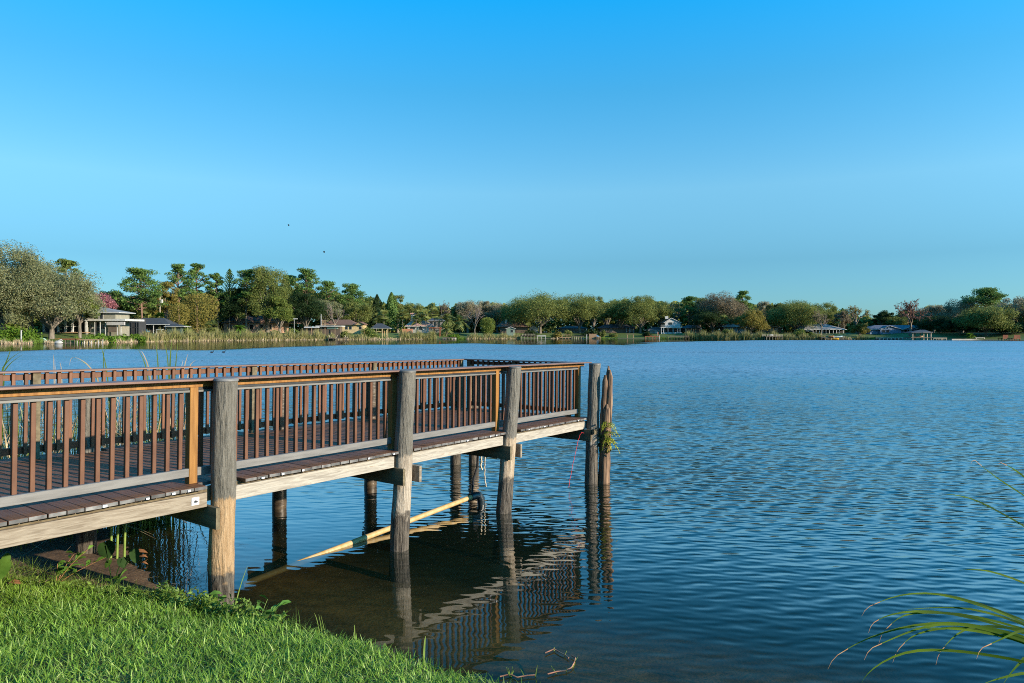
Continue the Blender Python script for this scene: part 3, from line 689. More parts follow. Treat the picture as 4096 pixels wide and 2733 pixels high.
# taro-like plant: dark heart leaves on stalks and one round leaf at the picture edge
M_taro = mat('dark_heart_leaf', (.012,.030,.008), (.022,.052,.012), scale=8, rough=.7, spec=.1, transl=.15)
def heart(center, size, nrm, up):
    n_ = Vector(nrm).normalized(); u = Vector(up); u = (u - n_*u.dot(n_)).normalized(); v = n_.cross(u); c = Vector(center); ring = []
    for a in np.linspace(0, 2*math.pi, 18, endpoint=False):
        r = size*(1 - .35*math.exp(-((a - math.pi)/.45)**2)) ; x = math.cos(a)*r*(1.25 if math.cos(a) > 0 else .9); y = math.sin(a)*r*.8*(1 - .35*max(0, math.cos(a))**3)
        ring.append(c + u*x + v*y + n_*(-.10*size*abs(math.sin(a))))
    return [c] + ring, [(0, 1+i, 1+(i+1) % 18) for i in range(18)]
taro = thing('taro_plant', gp(470, 2270, 7.55), 'dark heart-leaved plant on thin stalks in front of the wet sand', 'plant')
for (px, py, Y, s_, nr) in ((540, 2215, 7.6, .085, (.9,-.3,.2)), (488, 2245, 7.55, .06, (.5,-.7,.3)), (425, 2190, 7.7, .11, (.3,-.6,.6)), (432, 2250, 7.5, .05, (-.2,-.7,.6))):
    c = from_px(px, py, Y); v_, f_ = heart(c, s_, nr, (.15,0,-1)); lf = MB(); lf.poly(v_, f_, True); lf.build('leaf', M_taro if py != 2250 else M_leafb, taro)
    b0 = Vector(gp(450, 2290, 7.5)); MB().tube([b0, b0.lerp(c, .5) + Vector((0,0,.05)), c + Vector((0,0,.02))], .006, 5).build('stalk', M_taro, taro)
rl = thing('round_leaf_plant', gp(4, 2330, 6.95), 'large round bright green leaf at the lawn edge under the deck', 'plant')
v_, f_ = heart(from_px(2, 2268, 6.9), .115, (.1,-.85,.5), (0,.1,-1)); lf = MB(); lf.poly(v_, f_, True); lf.build('leaf', M_leafb, rl)
v_, f_ = heart(from_px(24, 2235, 7.0), .05, (.5,-.6,.6), (.3,0,1)); lf = MB(); lf.poly(v_, f_, True); lf.build('leaf', M_leafb, rl)
MB().tube([gp(4, 2330, 6.95), from_px(2, 2275, 6.92)], .008, 5).build('stalk', M_stemg, rl)
# single tall blades standing out of the lawn edge
def lone(px, py, Y, top_px, top_py, label, w=.012, m=None, bend=.05, name='grass_stalk'):
    b0 = Vector(gp(px, py, Y)); b1 = from_px(top_px, top_py, Y)
    P = [b0.lerp(b1, u) + Vector((0, 0, bend*math.sin(u*math.pi))) for u in np.linspace(0,1,7)]
    mb_ = MB(); mb_.strip(P, [w*(1 - .85*u**2) for u in np.linspace(0,1,7)], (1,.3,0), fold=.2)
    o = mb_.build(name, m or M_stemg, loc=b0); return tag(o, label, 'grass')
lone(925, 2350, 6.9, 990, 2265, 'single long stalk leaning right beside the first round pile')
lone(1694, 2640, 5.45, 1702, 2545, 'single thick upright blade on the lawn edge between the reflections of two piles', w=.018)
lone(1285, 2515, 5.95, 1257, 2452, 'thin blade bent left, first of three on the lawn edge', w=.007)
lone(1295, 2520, 5.95, 1275, 2458, 'thin blade with a hooked tip, middle of three on the lawn edge', w=.007, bend=.02)
lone(1310, 2522, 5.9, 1284, 2462, 'thin straight blade, last of three on the lawn edge', w=.006, bend=0)
lone(1420, 2555, 5.75, 1417, 2500, 'short upright blade alone on the lawn edge left of the reflected pile', w=.008)
# runners of torpedo grass lying in the shallow water at the bottom of the picture
M_run = mat('reddish_runner', (.30,.12,.07), (.48,.24,.14), scale=10, rough=.6)
def runner(label, pts, shoots):
    W_ = [Vector((xat(px, EYE*F/(py-HY)), EYE*F/(py-HY), .008)) for px, py in pts]
    t = thing('floating_runner', W_[0], label, 'plant')
    MB().tube([p + Vector((0,0,.01)) for p in W_], .006, 5).build('stem', M_run, t)
    for (px, py, tx, ty) in shoots:
        Y = EYE*F/(py-HY); a = Vector((xat(px,Y), Y, 0)); b = from_px(tx, ty, Y)
        m_ = MB(); m_.strip([a, a.lerp(b,.5), b], [.009,.008,.002], (1,.2,0), fold=.2); m_.build('shoot', M_stemg, t)
runner('curved reddish runner with green shoots floating in the dark water near the lawn', [(2190,2705),(2226,2695),(2260,2690),(2285,2680),(2296,2660),(2302,2640),(2285,2630)], [(2226,2695,2204,2662),(2266,2688,2265,2672),(2290,2674,2302,2650),(2296,2650,2312,2628)])
runner('half-sunk runner with two upright shoots beyond the curved reddish runner', [(2180,2620),(2217,2604),(2240,2618),(2260,2628),(2275,2640)], [(2217,2604,2217,2588),(2258,2624,2268,2602)])
runner('tangled grass runner with a fan of blades near the lawn tip', [(2000,2715),(2040,2705),(2070,2718),(2110,2710),(2140,2708)], [(2040,2708,2026,2668),(2042,2708,2034,2672),(2046,2706,2050,2666),(2044,2708,2058,2676),(2095,2700,2082,2675),(2142,2706,2150,2660)])
M_dead = mat('fallen_leaf', (.16,.07,.03), (.34,.17,.08), scale=9, rough=.8)
for i_, (px, py, lb) in enumerate(((563,2196,'curled reddish fallen leaf on the wet sand, largest'), (574,2216,'small pale fallen leaf on the wet sand below the curled one'), (577,2244,'small orange fallen leaf on the wet sand nearest the lawn'), (60,2278,'long curled brown leaf lying by the round green leaf'))):
    Y = (EYE-.06)*F/(py-HY) if px > 100 else 7.0; b0 = Vector((xat(px,Y), Y, ground_z(xat(px,Y), Y) + .012)); s_ = (.085,.05,.045,.075)[i_]
    m_ = MB(); m_.strip([b0 + Vector((-s_,0,.01)), b0 + Vector((-s_*.4,.01,.03)), b0 + Vector((s_*.4,0,.025)), b0 + Vector((s_,.01,.0))], [.004, s_*.7, s_*.6, .004], (0,1,.5), fold=.2)
    tag(m_.build('fallen_leaf', M_dead, loc=b0), lb, 'leaf')
for i_, (px, py, ty, lb) in enumerate(((443,2165,2080,'green reed stalk under the deck, nearest the lawn'), (468,2182,2090,'dark green reed stalk under the deck, between two others'), (497,2184,2085,'pale-footed green reed stalk under the deck, farthest right'))):
    Y = 8.9; b0 = Vector(gp(px, py, Y)); m_ = MB(); m_.tube([b0, b0 + Vector((0,.02,.4)), b0 + Vector((.02,.03,.85))], .016, 7); tag(m_.build('reed_stalk', M_stemg, loc=b0), lb, 'reed')
# ---- arching sedge at the right of the picture: leaves by their path in the photo, rooted off to the right
M_sedge = mat('sedge_leaf', (.015,.062,.003), (.10,.18,.008), scale=2.2, stretch=(1,1,1), rough=.6, island=.3, transl=.4, spec=.06)
M_sedge_dry = mat('browned_leaf_tip', (.22,.085,.014), (.27,.17,.08), scale=14, rough=.8)
sedge = thing('sedge', (xat(4700, 4.6), 4.6, -.1), 'tall sedge with long arching green leaves browned at the tips, in the shallows', 'plant')
PATHS = [  # (points of the photo from tip to frame edge, distance of the tip, browned?)
    ([(3350,2620),(3430,2570),(3530,2530),(3650,2500),(3800,2485),(3960,2510),(4096,2545)], 4.3, 1),
    ([(3540,2520),(3590,2470),(3640,2452),(3760,2448),(3900,2462),(4096,2515)], 4.6, 1),
    ([(3690,2370),(3800,2385),(3950,2430),(4096,2490)], 4.6, 0),
    ([(3630,2438),(3750,2428),(3880,2430),(4000,2465),(4096,2497)], 4.7, 0),
    ([(3478,2425),(3560,2390),(3640,2372),(3760,2372),(3900,2405),(4096,2480)], 4.9, 1),
    ([(3495,2490),(3530,2468),(3600,2448),(3720,2440),(3900,2470),(4096,2530)], 4.5, 1),
    ([(3490,2590),(3560,2560),(3650,2520),(3760,2490),(3900,2500),(4096,2560)], 4.2, 1),
    ([(3590,2512),(3720,2512),(3850,2515),(3980,2535),(4096,2570)], 4.2, 0),
    ([(3446,2733),(3462,2700),(3520,2650),(3620,2605),(3720,2598),(3850,2604),(4000,2628),(4096,2645)], 4.0, 0),
    ([(3595,2595),(3640,2545),(3700,2525),(3800,2505),(3950,2520),(4096,2552)], 4.4, 1),
    ([(3762,2605),(3800,2560),(3850,2515),(3950,2498),(4096,2520)], 4.4, 1),
    ([(3930,2590),(4000,2560),(4060,2530),(4096,2520)], 4.2, 1),
    ([(3785,1978),(3830,1980),(3910,2000),(4000,2050),(4096,2102)], 5.2, 0),
    ([(3900,1842),(3950,1885),(4020,1935),(4096,1980)], 5.2, 1),
    ([(4003,1850),(4050,1872),(4096,1905)], 5.3, 1),
    ([(3835,2281),(3920,2275),(4000,2295),(4096,2330)], 5.0, 0),
    ([(4015,2733),(4050,2680),(4086,2648),(4096,2630)], 4.0, 0),
    ([(3940,2733),(3990,2715),(4096,2690)], 3.9, 0),
]
for pts, Y0, dry in PATHS:
    n_ = len(pts); P = []
    for i_, (px, py) in enumerate(pts):
        P.append(from_px(px, py, Y0 + .35*math.sin(i_/n_*2.5)))
    root = Vector((xat(4700, 4.6) + rnd.uniform(-.12,.12), 4.6 + rnd.uniform(-.15,.15), -.05)); end = P[-1]; pv = (P[-1]-P[-2])
    P += [end + pv*.6 + Vector((0,0,-.02)), end.lerp(root, .55) + Vector((.10,0,.10)), root]
    Q_ = []
    for a_, b_ in zip(P[:-1], P[1:]): Q_ += [a_.lerp(b_, .0), a_.lerp(b_, .5)]
    Q_.append(P[-1])
    for _ in range(2): Q_ = [Q_[0]] + [(Q_[k-1] + Q_[k]*2 + Q_[k+1])/4 for k in range(1, len(Q_)-1)] + [Q_[-1]]
    m_ = len(Q_); wd = [.0165*min(1, .10 + 2.6*u)*(1 if u < .6 else 1.05) for u in np.linspace(0,1,m_)]
    tn = Q_[m_//3+1] - Q_[m_//3]; side = tn.cross(Vector((rnd.uniform(-.2,.2), -1, rnd.uniform(-.4,.2)))).normalized()*.8 + Vector((0,-.5,0))
    mb_ = MB(); mb_.strip(Q_, wd, side, fold=.18); lf = mb_.build('leaf', M_sedge, sedge)
    if dry:
        d_ = (Q_[0] - Q_[2]).normalized(); tb = MB()
        tb.strip([Q_[1] + Vector((0,-.002,0)), Q_[0] + Vector((0,-.002,0)), Q_[0] + d_*.06 + Vector((0,0,-.02)), Q_[0] + d_*.10 + Vector((0,0,-.055))], [wd[1]*1.25, wd[0]*2.2, .004, .002], side, fold=.1)
        tb.build('dry_tip', M_sedge_dry, lf)
# ---- cattails and dead stalks standing in the shallows beyond the pier
M_reed = mat('reed_green', (.075,.13,.018), (.20,.28,.05), scale=3, rough=.5, island=.3, transl=.3, islmix=.4)
M_reedd = mat('reed_dead', (.24,.165,.085), (.56,.45,.30), scale=4, rough=.8, island=.3, islmix=.5)
n = 800
cxs = rg.choice([0,1,2,3,4,5], n, p=[.22,.12,.2,.26,.12,.08]); PXc = np.array([20, 150, 290, 560, 660, 470])[cxs]; Yc = np.array([9.6, 10.2, 10.4, 10.7, 10.9, 11.2])[cxs]
PXr = PXc + rg.normal(0, 55, n); Yr = Yc + rg.normal(0, .5, n); Xr = (PXr - CX)/F*Yr
keep = ((Xr - PIER_LOC[0])*-.8135 + (Yr - PIER_LOC[1])*.5815) > 3.75; Xr, Yr = Xr[keep], Yr[keep]; n = len(Xr); Zr = height(Xr, Yr)
lnr = rg.uniform(1.0, 2.3, n); V, Q = blades(Xr, Yr, Zr, lnr, rg.uniform(.011,.020,n), np.abs(rg.normal(.12,.16,n)), rg.uniform(.0,.5,n)**1.4, rg.uniform(0,6.28,n), rg, segs=7)
o = np_mesh('cattail_reeds', V, Q, M_reed, smooth=True); tag(o, 'green cattail blades standing in the shallows behind the pier', 'reeds', kind='stuff')
n = 1500
cxs = rg.choice([0,1,2,3,4,5], n); PXr = np.array([0, 85, 235, 420, 640, 700])[cxs] + rg.normal(0, 45, n); PXr = np.where(rg.random(n) < .35, rg.normal(470, 60, n), PXr); Yr = np.array([9.5, 9.7, 10.0, 10.4, 10.9, 11.1])[cxs] + rg.normal(0, .45, n); Xr = (PXr - CX)/F*Yr
keep = ((Xr - PIER_LOC[0])*-.8135 + (Yr - PIER_LOC[1])*.5815) > 3.7; Xr, Yr = Xr[keep], Yr[keep]; n = len(Xr)
Zr = np.maximum(height(Xr, Yr), -.1) + rg.uniform(.1, 1.5, n); V, Q = blades(Xr, Yr, Zr, rg.uniform(.35, 1.3, n), rg.uniform(.010,.020,n), np.where(rg.random(n) < .3, rg.uniform(0,.3,n), rg.uniform(.7,1.75,n)), rg.uniform(0,.5,n), rg.uniform(0,6.28,n), rg, segs=4)
o = np_mesh('dead_reeds', V, Q, M_reedd, smooth=True); tag(o, 'tangle of pale dead reed stalks behind the pier', 'reeds', kind='stuff')
def tall_blade(pts, Y, label, m, w=.02):
    P = [from_px(a, b, Y) for a, b in pts]; g0 = Vector((P[-1].x, Y, ground_z(P[-1].x, Y))); P.append(g0)
    Q_ = []
    for a_, b_ in zip(P[:-1], P[1:]): Q_ += [a_, a_.lerp(b_, .5)]
    Q_.append(P[-1]); Q_ = [Q_[0]] + [(Q_[k-1] + Q_[k]*2 + Q_[k+1])/4 for k in range(1, len(Q_)-1)] + [Q_[-1]]
    mb_ = MB(); mb_.strip(Q_, [w*min(1, .12 + 1.5*u) for u in np.linspace(0,1,len(Q_))], (1,.25,0), fold=.15); o = mb_.build('tall_reed', m, loc=g0); tag(o, label, 'reed')
tall_blade([(94,1402),(60,1420),(25,1450),(0,1490)], 9.6, 'upper of two pale blades bent right above the railing at the picture edge', M_reed)
tall_blade([(94,1417),(60,1438),(30,1465),(8,1500)], 9.5, 'lower of two pale blades bent right above the railing at the picture edge', M_reed)
tall_blade([(52,1362),(40,1410),(20,1460),(0,1500)], 9.7, 'tall green blade leaning right at the picture edge', M_reed)
tall_blade([(402,1372),(412,1415),(425,1465),(440,1600)], 10.6, 'tall green blade leaning left, alone above the far railing', M_reed)
tall_blade([(432,1385),(418,1402),(412,1415)], 10.6, 'short side blade branching off the lone leaning reed', M_reed, .012)
tall_blade([(278,1462),(283,1432),(300,1428),(330,1442),(360,1465),(420,1560)], 10.3, 'arched dead leaf with a hanging brown tip above the far railing', M_reedd)
tall_blade([(284,1433),(310,1440),(340,1452),(365,1468),(430,1600)], 10.35, 'arched green leaf beside the arched dead leaf', M_reed)
tall_blade([(548,1390),(565,1420),(582,1455),(600,1560)], 10.7, 'green blade leaning left over the railing, first of the tall group', M_reed)
tall_blade([(556,1404),(568,1405),(580,1430),(595,1465),(610,1560)], 10.7, 'brown-tipped bent blade beside the first leaning blade', M_reedd)
tall_blade([(620,1340),(626,1390),(631,1440),(640,1600)], 10.9, 'tallest thin straight green reed above the railing', M_reed)
tall_blade([(654,1350),(664,1390),(672,1440),(680,1600)], 10.9, 'straight green reed leaning slightly left between the two tallest', M_reed)
tall_blade([(690,1336),(684,1390),(680,1450),(676,1600)], 11.0, 'broad upright green reed among the tall group', M_reed, .026)
tall_blade([(712,1362),(708,1410),(702,1460),(695,1600)], 11.0, 'last upright green reed of the tall group', M_reed)
tall_blade([(752,1416),(745,1440),(738,1462),(720,1600)], 11.1, 'pale reed leaning right at the end of the tall group', M_reedd)
tall_blade([(784,1440),(770,1450),(758,1462),(735,1600)], 11.1, 'pale broken reed tip leaning far right above the railing', M_reedd)
tall_blade([(213,1418),(215,1440),(216,1475),(218,1600)], 10.2, 'pale dead stalk standing straight, taller of two', M_reedd, .014)
tall_blade([(239,1448),(243,1460),(246,1480),(250,1600)], 10.2, 'pale dead stalk standing straight, shorter of two', M_reedd, .014)
# ------------------------------------------------------------------ the far shore: trees, houses, docks and reeds
M_bark = mat('grey_bark', (.09,.075,.058), (.20,.17,.135), scale=3, stretch=(1,1,.2), rough=.9)
M_barkp = mat('pine_bark', (.13,.075,.05), (.24,.15,.11), scale=3, stretch=(1,1,.2), rough=.9)
M_twig = mat('bare_twig', (.17,.125,.105), (.30,.24,.21), scale=2, rough=.9, island=.2)
M_twigp = mat('reddish_bare_twig', (.17,.085,.07), (.27,.15,.125), scale=2, rough=.9, island=.2)
LEAF = {}
def leafmat(key, c1, c2, c3=None):
    LEAF[key] = mat(key + '_leaf', c1, c2, scale=.22, rough=.65, island=.28, transl=.42, islmix=.55, spec=.2, detail=3, c3=c3)
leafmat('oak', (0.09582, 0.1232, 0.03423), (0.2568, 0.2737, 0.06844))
leafmat('olive', (.145,.160,.070), (.27,.275,.130), (.40,.38,.26))
leafmat('greyoak', (0.1883, 0.1711, 0.1027), (0.3938, 0.3422, 0.2121))
leafmat('pine', (0.06161, 0.1294, 0.03423), (0.1711, 0.2528, 0.05475))
leafmat('bright', (0.09112, 0.1361, 0.0243), (0.2127, 0.2467, 0.05265))
leafmat('leafy', (0.08619, 0.1235, 0.03042), (0.2408, 0.2598, 0.06591))
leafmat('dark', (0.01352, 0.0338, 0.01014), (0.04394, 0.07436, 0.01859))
leafmat('golden', (0.152, 0.1377, 0.02835), (0.3038, 0.243, 0.0567))
leafmat('pink', (.26,.085,.095), (.46,.20,.22))
leafmat('brownish', (0.1425, 0.1125, 0.0675), (0.255, 0.2025, 0.1275))
leafmat('russet', (0.1148, 0.06075, 0.0405), (0.2093, 0.1148, 0.0783))
leafmat('palm', (0.1185, 0.1503, 0.0395), (0.2764, 0.2874, 0.08424))
leafmat('lush', (.07,.14,.012), (.16,.26,.03))

def leaf_quads(c, nrm, size, r, asp=.6):
    n = len(c); t = np.cross(nrm, r.normal(size=(n,3))); t /= np.linalg.norm(t, axis=1)[:,None] + 1e-9; b = np.cross(nrm, t)
    s = (size*r.uniform(.55, 1.35, n))[:,None]
    V = np.stack([c - t*s, c - b*s*asp, c + t*s, c + b*s*asp], 1).reshape(-1,3)
    return V, np.arange(n*4).reshape(-1,4)
def unit(r, n): v = r.normal(size=(n,3)); return v/np.linalg.norm(v, axis=1)[:,None]
def clump_cloud(r, centers, radii, per, size, flat=.7, asp=.6):
    C_ = np.repeat(centers, per, 0); n = len(C_); d = unit(r, n); rr = np.repeat(radii, per)*r.random(n)**.45
    P_ = C_ + d*rr[:,None]*np.array([1,1,flat]); nr = d*.7 + unit(r, n)*.8; nr[:,2] += .35; nr /= np.linalg.norm(nr, axis=1)[:,None]
    return leaf_quads(P_, nr, size, r, asp)
def branch_tube(mb, a, b, r0, r1, q, n=5, sag=.0, wob=.06):
    a, b = Vector(a), Vector(b); L_ = (b-a).length
    P = [a.lerp(b, t) + Vector((q.gauss(0,1), q.gauss(0,1), q.gauss(0,.6)))*wob*L_*.3*math.sin(t*math.pi) + Vector((0,0,sag*L_*math.sin(t*math.pi))) for t in np.linspace(0,1,5)]
    mb.tube(P, [r0 + (r1-r0)*t for t in np.linspace(0,1,5)], n, cap=False); return P

def tree(kind, px, top, wpx, back, label, name=None, leaf=None, cat='tree', base_py=None, low=.18, density=1.0, group=None, seed=None, flat=1.0, bark=None):
    """a tree by where the photo shows it: centre column, top row, crown width in photo pixels, metres behind the waterline"""
    Y = float(shore(px)) + back; x = xat(px, Y); gz = ground_z(x, Y); H = (zat(top, Y) - gz)*(1.03 if kind == 'oak' else 1); W = wpx/F*Y*{'oak':1.42,'weep':1.28,'pine':1.25,'bare':1.1,'cone':1.35,'palm':1.15,'date':1.15}.get(kind, 1.1)
    sd = int(px*7 + top*13 + back) if seed is None else seed
    r = np.random.default_rng(sd); q = random.Random(sd); base = Vector((x, Y, gz))
    nm = name or {'oak':'oak_tree','pine':'pine_tree','bare':'bare_tree','cone':'cedar_tree','norfolk':'norfolk_pine','palm':'palm_tree','date':'date_palm','shrub':'shrub','bamboo':'bamboo_clump','weep':'oak_tree'}[kind]
    t = thing(nm, base, label, cat, group)
    if kind in ('oak', 'weep'):
        lowz = low*.8*H; ch = H - lowz; ncl = int((50 if kind == 'oak' else 84)*density); d = unit(r, ncl); d[:,2] = np.abs(d[:,2])*1.0 - .42*(r.random(ncl) < .55)*r.random(ncl)*1.6
        sh = (.45 if density > .95 else .30) + .5*r.random(ncl)**.7
        cr = (.125 if kind == 'oak' else .105)*W*r.uniform(.75, 1.3, ncl)
        cz = lowz + ch*.36
        up = np.where(d[:,2] > 0, H - cz - .09*W, cz - lowz)
        cent = np.stack([d[:,0]*sh*(W/2 - .10*W), d[:,1]*sh*(W/2)*.9, cz + d[:,2]*sh*up*1.05], -1) + np.array(base)
        if kind == 'weep': cent[:,2] -= .10*H*np.hypot(d[:,0], d[:,1])*r.random(ncl)
        # a few clumps thrown to the rim give an uneven outline
        k_ = r.random(ncl) < .2; cr[k_] *= .6; cent[k_] = np.array(base) + (cent[k_] - np.array(base))*(np.array([1.10,1.10,1.0]) if kind == 'oak' else np.array([1.04,1.04,1.0]))
        cap_ = np.sort(cent[:,2])[-5] + .25*cr.mean(); cent[:,2] = np.minimum(cent[:,2], cap_)
        fz_ = (H - lowz)/max(1.0, np.max(cent[:,2] - base.z + cr*.62) - lowz); cent[:,2] = base.z + lowz + (cent[:,2] - base.z - lowz)*fz_
        per = int(340*density**.3); size = .021*W**.55*2.0
        V1, Q1 = clump_cloud(r, cent, cr, per, np.full(ncl*per, 1.0)*.80*min(.62, max(.30, size)), .75 if kind == 'oak' else .95, .6 if kind == 'oak' else .5)
        np_mesh('crown', V1, Q1, LEAF[leaf or 'oak'], t)
        mb = MB(); tr = .028*H + .12; fork = base + Vector((q.uniform(-.3,.3), 0, max(lowz*.85, .12*H)))
        branch_tube(mb, base - Vector((0,0,.4)), fork, tr*1.2, tr*.85, q, 7)
        for i in r.choice(ncl, min(ncl, 14), replace=False):
            e = Vector(cent[i]); m_ = fork.lerp(e, .5) + Vector((0,0,.06*H)); branch_tube(mb, fork, m_, tr*.55, tr*.33, q); branch_tube(mb, m_, e, tr*.33, tr*.10, q)
        mb.build('trunk', bark or M_bark, t)
    elif kind == 'pine':
        mb = MB(); tr = .013*H + .08; topv = base + Vector((q.uniform(-.03,.03)*H, 0, H*.95)); branch_tube(mb, base - Vector((0,0,.4)), topv, tr*1.15, tr*.35, q, 6, wob=.03)
        ncl = int(44*density); cs, rad = [], []
        for i in range(ncl):
            u = (i + q.random())/ncl; z = H*(low + (.97 - low)*u); prof = math.sin(min(1, .18 + u*.95)*math.pi)**.6 if u < .9 else .45
            a = q.uniform(0, 6.28); rr = W*.5*prof*q.uniform(.3, .95)
            p0 = base.lerp(topv, max(0, z/H - .05)); c = Vector((p0.x + math.cos(a)*rr, p0.y + math.sin(a)*rr, base.z + z)); cs.append(c); rad.append(W*q.uniform(.10,.165)); branch_tube(mb, p0, c, tr*.42, tr*.13, q, 4, sag=-.04)
        for i in range(4): cs.append(topv + Vector((q.uniform(-.1,.1)*W, q.uniform(-.1,.1)*W, q.uniform(-.02,.03)*H))); rad.append(W*.11)
        per = 110; V1, Q1 = clump_cloud(r, np.array([list(c) for c in cs]), np.array(rad), per, np.full(len(cs)*per, 1.0)*.36, .45, .5)
        np_mesh('crown', V1, Q1, LEAF[leaf or 'pine'], t); mb.build('trunk', bark or M_barkp, t)
    elif kind == 'bare':
        mb = MB(); tr = .02*H + .06; tw = MB()
        def grow(p, d, L_, rad, lev):
            e = p + d*L_; branch_tube(mb if lev < 2 else tw, p, e, rad, rad*.6, q, 5 if lev < 2 else 3, wob=.12)
            if lev >= 4: return
            for k in range(3 if lev else 5):
                s = Vector((q.gauss(0,1), q.gauss(0,1)*.9, q.gauss(0,.5))); s -= d*s.dot(d); s.normalize()
                nd = (d*q.uniform(.7,1.05) + s*q.uniform(.45,.95)*min(1.4, W/H*1.25) + Vector((0,0,.16))).normalized(); grow(e if k else p.lerp(e,.75), nd, L_*q.uniform(.62,.84), rad*.56, lev+1)
        grow(base - Vector((0,0,.3)), Vector((q.uniform(-.08,.08),0,1)), H*max(.16, low), tr, 0)
        allz = max(v[2] for v in tw.v) - base.z; allw = max(abs(v[0]-base.x) for v in tw.v)
        fz, fw = H/allz, min(2.0, (W/2)/allw)
        for m2 in (mb, tw): m2.v = [((v[0]-base.x)*fw+base.x, (v[1]-base.y)*fw+base.y, (v[2]-base.z)*fz+base.z) for v in m2.v]
        mb.build('trunk', bark or M_bark, t); tw.build('twigs', (M_twigp if leaf == 'russet' else M_twig), t)
        if leaf:
            vv = np.array([tuple(v) for v in tw.v]); vv = vv[r.choice(len(vv), int(1500*density))]; nr = unit(r, len(vv)); V1, Q1 = leaf_quads(vv + r.normal(0,.25,vv.shape), nr, np.full(len(vv), .30), r, .5); np_mesh('crown', V1, Q1, LEAF[leaf], t)
    elif kind == 'cone':
        n = int(3400*density); u = r.random(n)**.8; a = r.random(n)*6.283; prof = (1-u)**.75*(.55 + .45*np.sin(np.clip(u*9, 0, 1.57))); lob = 1 + .22*np.sin(a*3+u*9) + .15*np.sin(a*5-u*14); rr = W/2*prof*lob*r.random(n)**.3
        P_ = np.stack([np.cos(a)*rr, np.sin(a)*rr, H*(.05 + .95*u)], -1) + np.array(base); nr = np.stack([np.cos(a), np.sin(a), np.full(n,.3)], -1) + unit(r, n)*.8; nr /= np.linalg.norm(nr,axis=1)[:,None]
        V1, Q1 = leaf_quads(P_, nr, np.full(n, .55), r, .45); np_mesh('crown', V1, Q1, LEAF[leaf or 'dark'], t)
        mb = MB(); branch_tube(mb, base - Vector((0,0,.3)), base + Vector((0,0,H*.7)), .25, .06, q); mb.build('trunk', M_bark, t)
    elif kind == 'norfolk':
        mb = MB(); branch_tube(mb, base - Vector((0,0,.3)), base + Vector((0,0,H)), .25, .04, q, wob=.01); cs = []; 
        for i in range(17):
            u = i/16; z = H*(low + (1-low)*u); L_ = W/2*(1-u)**.8 + .25
            for k in range(6):
                a = k*1.047 + i*.5; d = Vector((math.cos(a), math.sin(a), .75)).normalized(); p0 = base + Vector((0,0,z - .3))
                for f in np.linspace(.15, 1, 9): cs.append(p0 + d*L_*f + Vector((0,0,.25*L_*f*f)))
        cs = np.array([list(c) for c in cs]); V1, Q1 = clump_cloud(r, cs, np.full(len(cs), .16), 4, np.full(len(cs)*4, .26), .8, .5)
        np_mesh('crown', V1, Q1, LEAF['pine'], t); mb.build('trunk', M_bark, t)
    elif kind in ('palm', 'date'):
        mb = MB(); hd = base + Vector((q.uniform(-.05,.05)*H, 0, H - W*(.42 if kind == 'palm' else .36))); branch_tube(mb, base - Vector((0,0,.3)), hd, .19, .15, q, 7, wob=.03); mb.build('trunk', M_bark, t)
        fb = MB(); nf = 30 if kind == 'palm' else 44
        for k in range(nf):
            a = q.uniform(0, 6.28); el = q.uniform(-.9, 1.45) if kind == 'palm' else q.uniform(-.45, 1.4); L_ = W*.5*q.uniform(.75, 1.05); d = Vector((math.cos(a)*math.cos(el), math.sin(a)*math.cos(el), math.sin(el))); sd_ = d.cross(Vector((0,0,1))); sd_ = sd_.normalized() if sd_.length > .01 else Vector((1,0,0))
            if kind == 'palm':     # fan leaf: stalk, then a spread of pointed segments
                c = hd + d*L_*.45
                for g_ in np.linspace(-1.25, 1.25, 9):
                    dd = (d*math.cos(g_) + sd_*math.sin(g_)).normalized(); e = c + dd*L_*.62 - Vector((0,0,L_*.16)); ww = sd_.cross(dd).cross(dd).normalized()*L_*.075 if abs(g_) < .01 else d.cross(sd_).cross(dd).normalized()*L_*.075
                    fb.poly([c, c.lerp(e,.5) + ww, e, c.lerp(e,.5) - ww], [(0,1,2,3)])
                fb.poly([hd - sd_*.03, hd + sd_*.03, c + sd_*.03, c - sd_*.03], [(0,1,2,3)])
            else:                  # feather leaf arching out
                pr = [hd + d*L_*f - Vector((0,0,.5*L_*f*f)) for f in np.linspace(0,1,9)]
                for i in range(1, 9):
                    for sg in (-1, 1):
                        dd = (pr[i]-pr[i-1]).normalized(); l_ = L_*.30*math.sin(.35 + 2.4*i/9); e = pr[i] + (sd_*sg*.8 + dd*.55 - Vector((0,0,.25)))*l_
                        fb.poly([pr[i-1], pr[i], e], [(0,1,2)])
        fb.build('crown', LEAF[leaf or 'palm'], t)
    elif kind in ('shrub', 'bamboo'):
        ncl = int(16*density); d = unit(r, ncl); d[:,2] = np.abs(d[:,2]); cent = d*np.array([W/2*.72, min(W/2, 4)*.72, H*.68])*r.random((ncl,1))**.4 + np.array(base) + np.array([0,0,.12*H]); cr = min(W, 2.2*H)*.20*r.uniform(.7,1.25,ncl)
        if kind == 'shrub':
            per = 110; V1, Q1 = clump_cloud(r, cent, cr, per, np.full(ncl*per, min(.34, .10 + .03*W)), .8, .5)
        else:
            n = int(2600*density); u = r.random(n)**.7; a = r.random(n)*6.283; rr = W/2*(.35+.65*u)*r.random(n)**.5*np.sqrt(np.clip(1.05-(u-.45)**2*2.2,0,1)); P_ = np.stack([np.cos(a)*rr, np.sin(a)*rr*.7, H*u*(1 - .25*(rr/(W/2))**2)], -1) + np.array(base); nr = unit(r, n); nr[:,2] *= .3; nr /= np.linalg.norm(nr,axis=1)[:,None]
            V1, Q1 = leaf_quads(P_, nr, np.full(n, .45), r, .22)
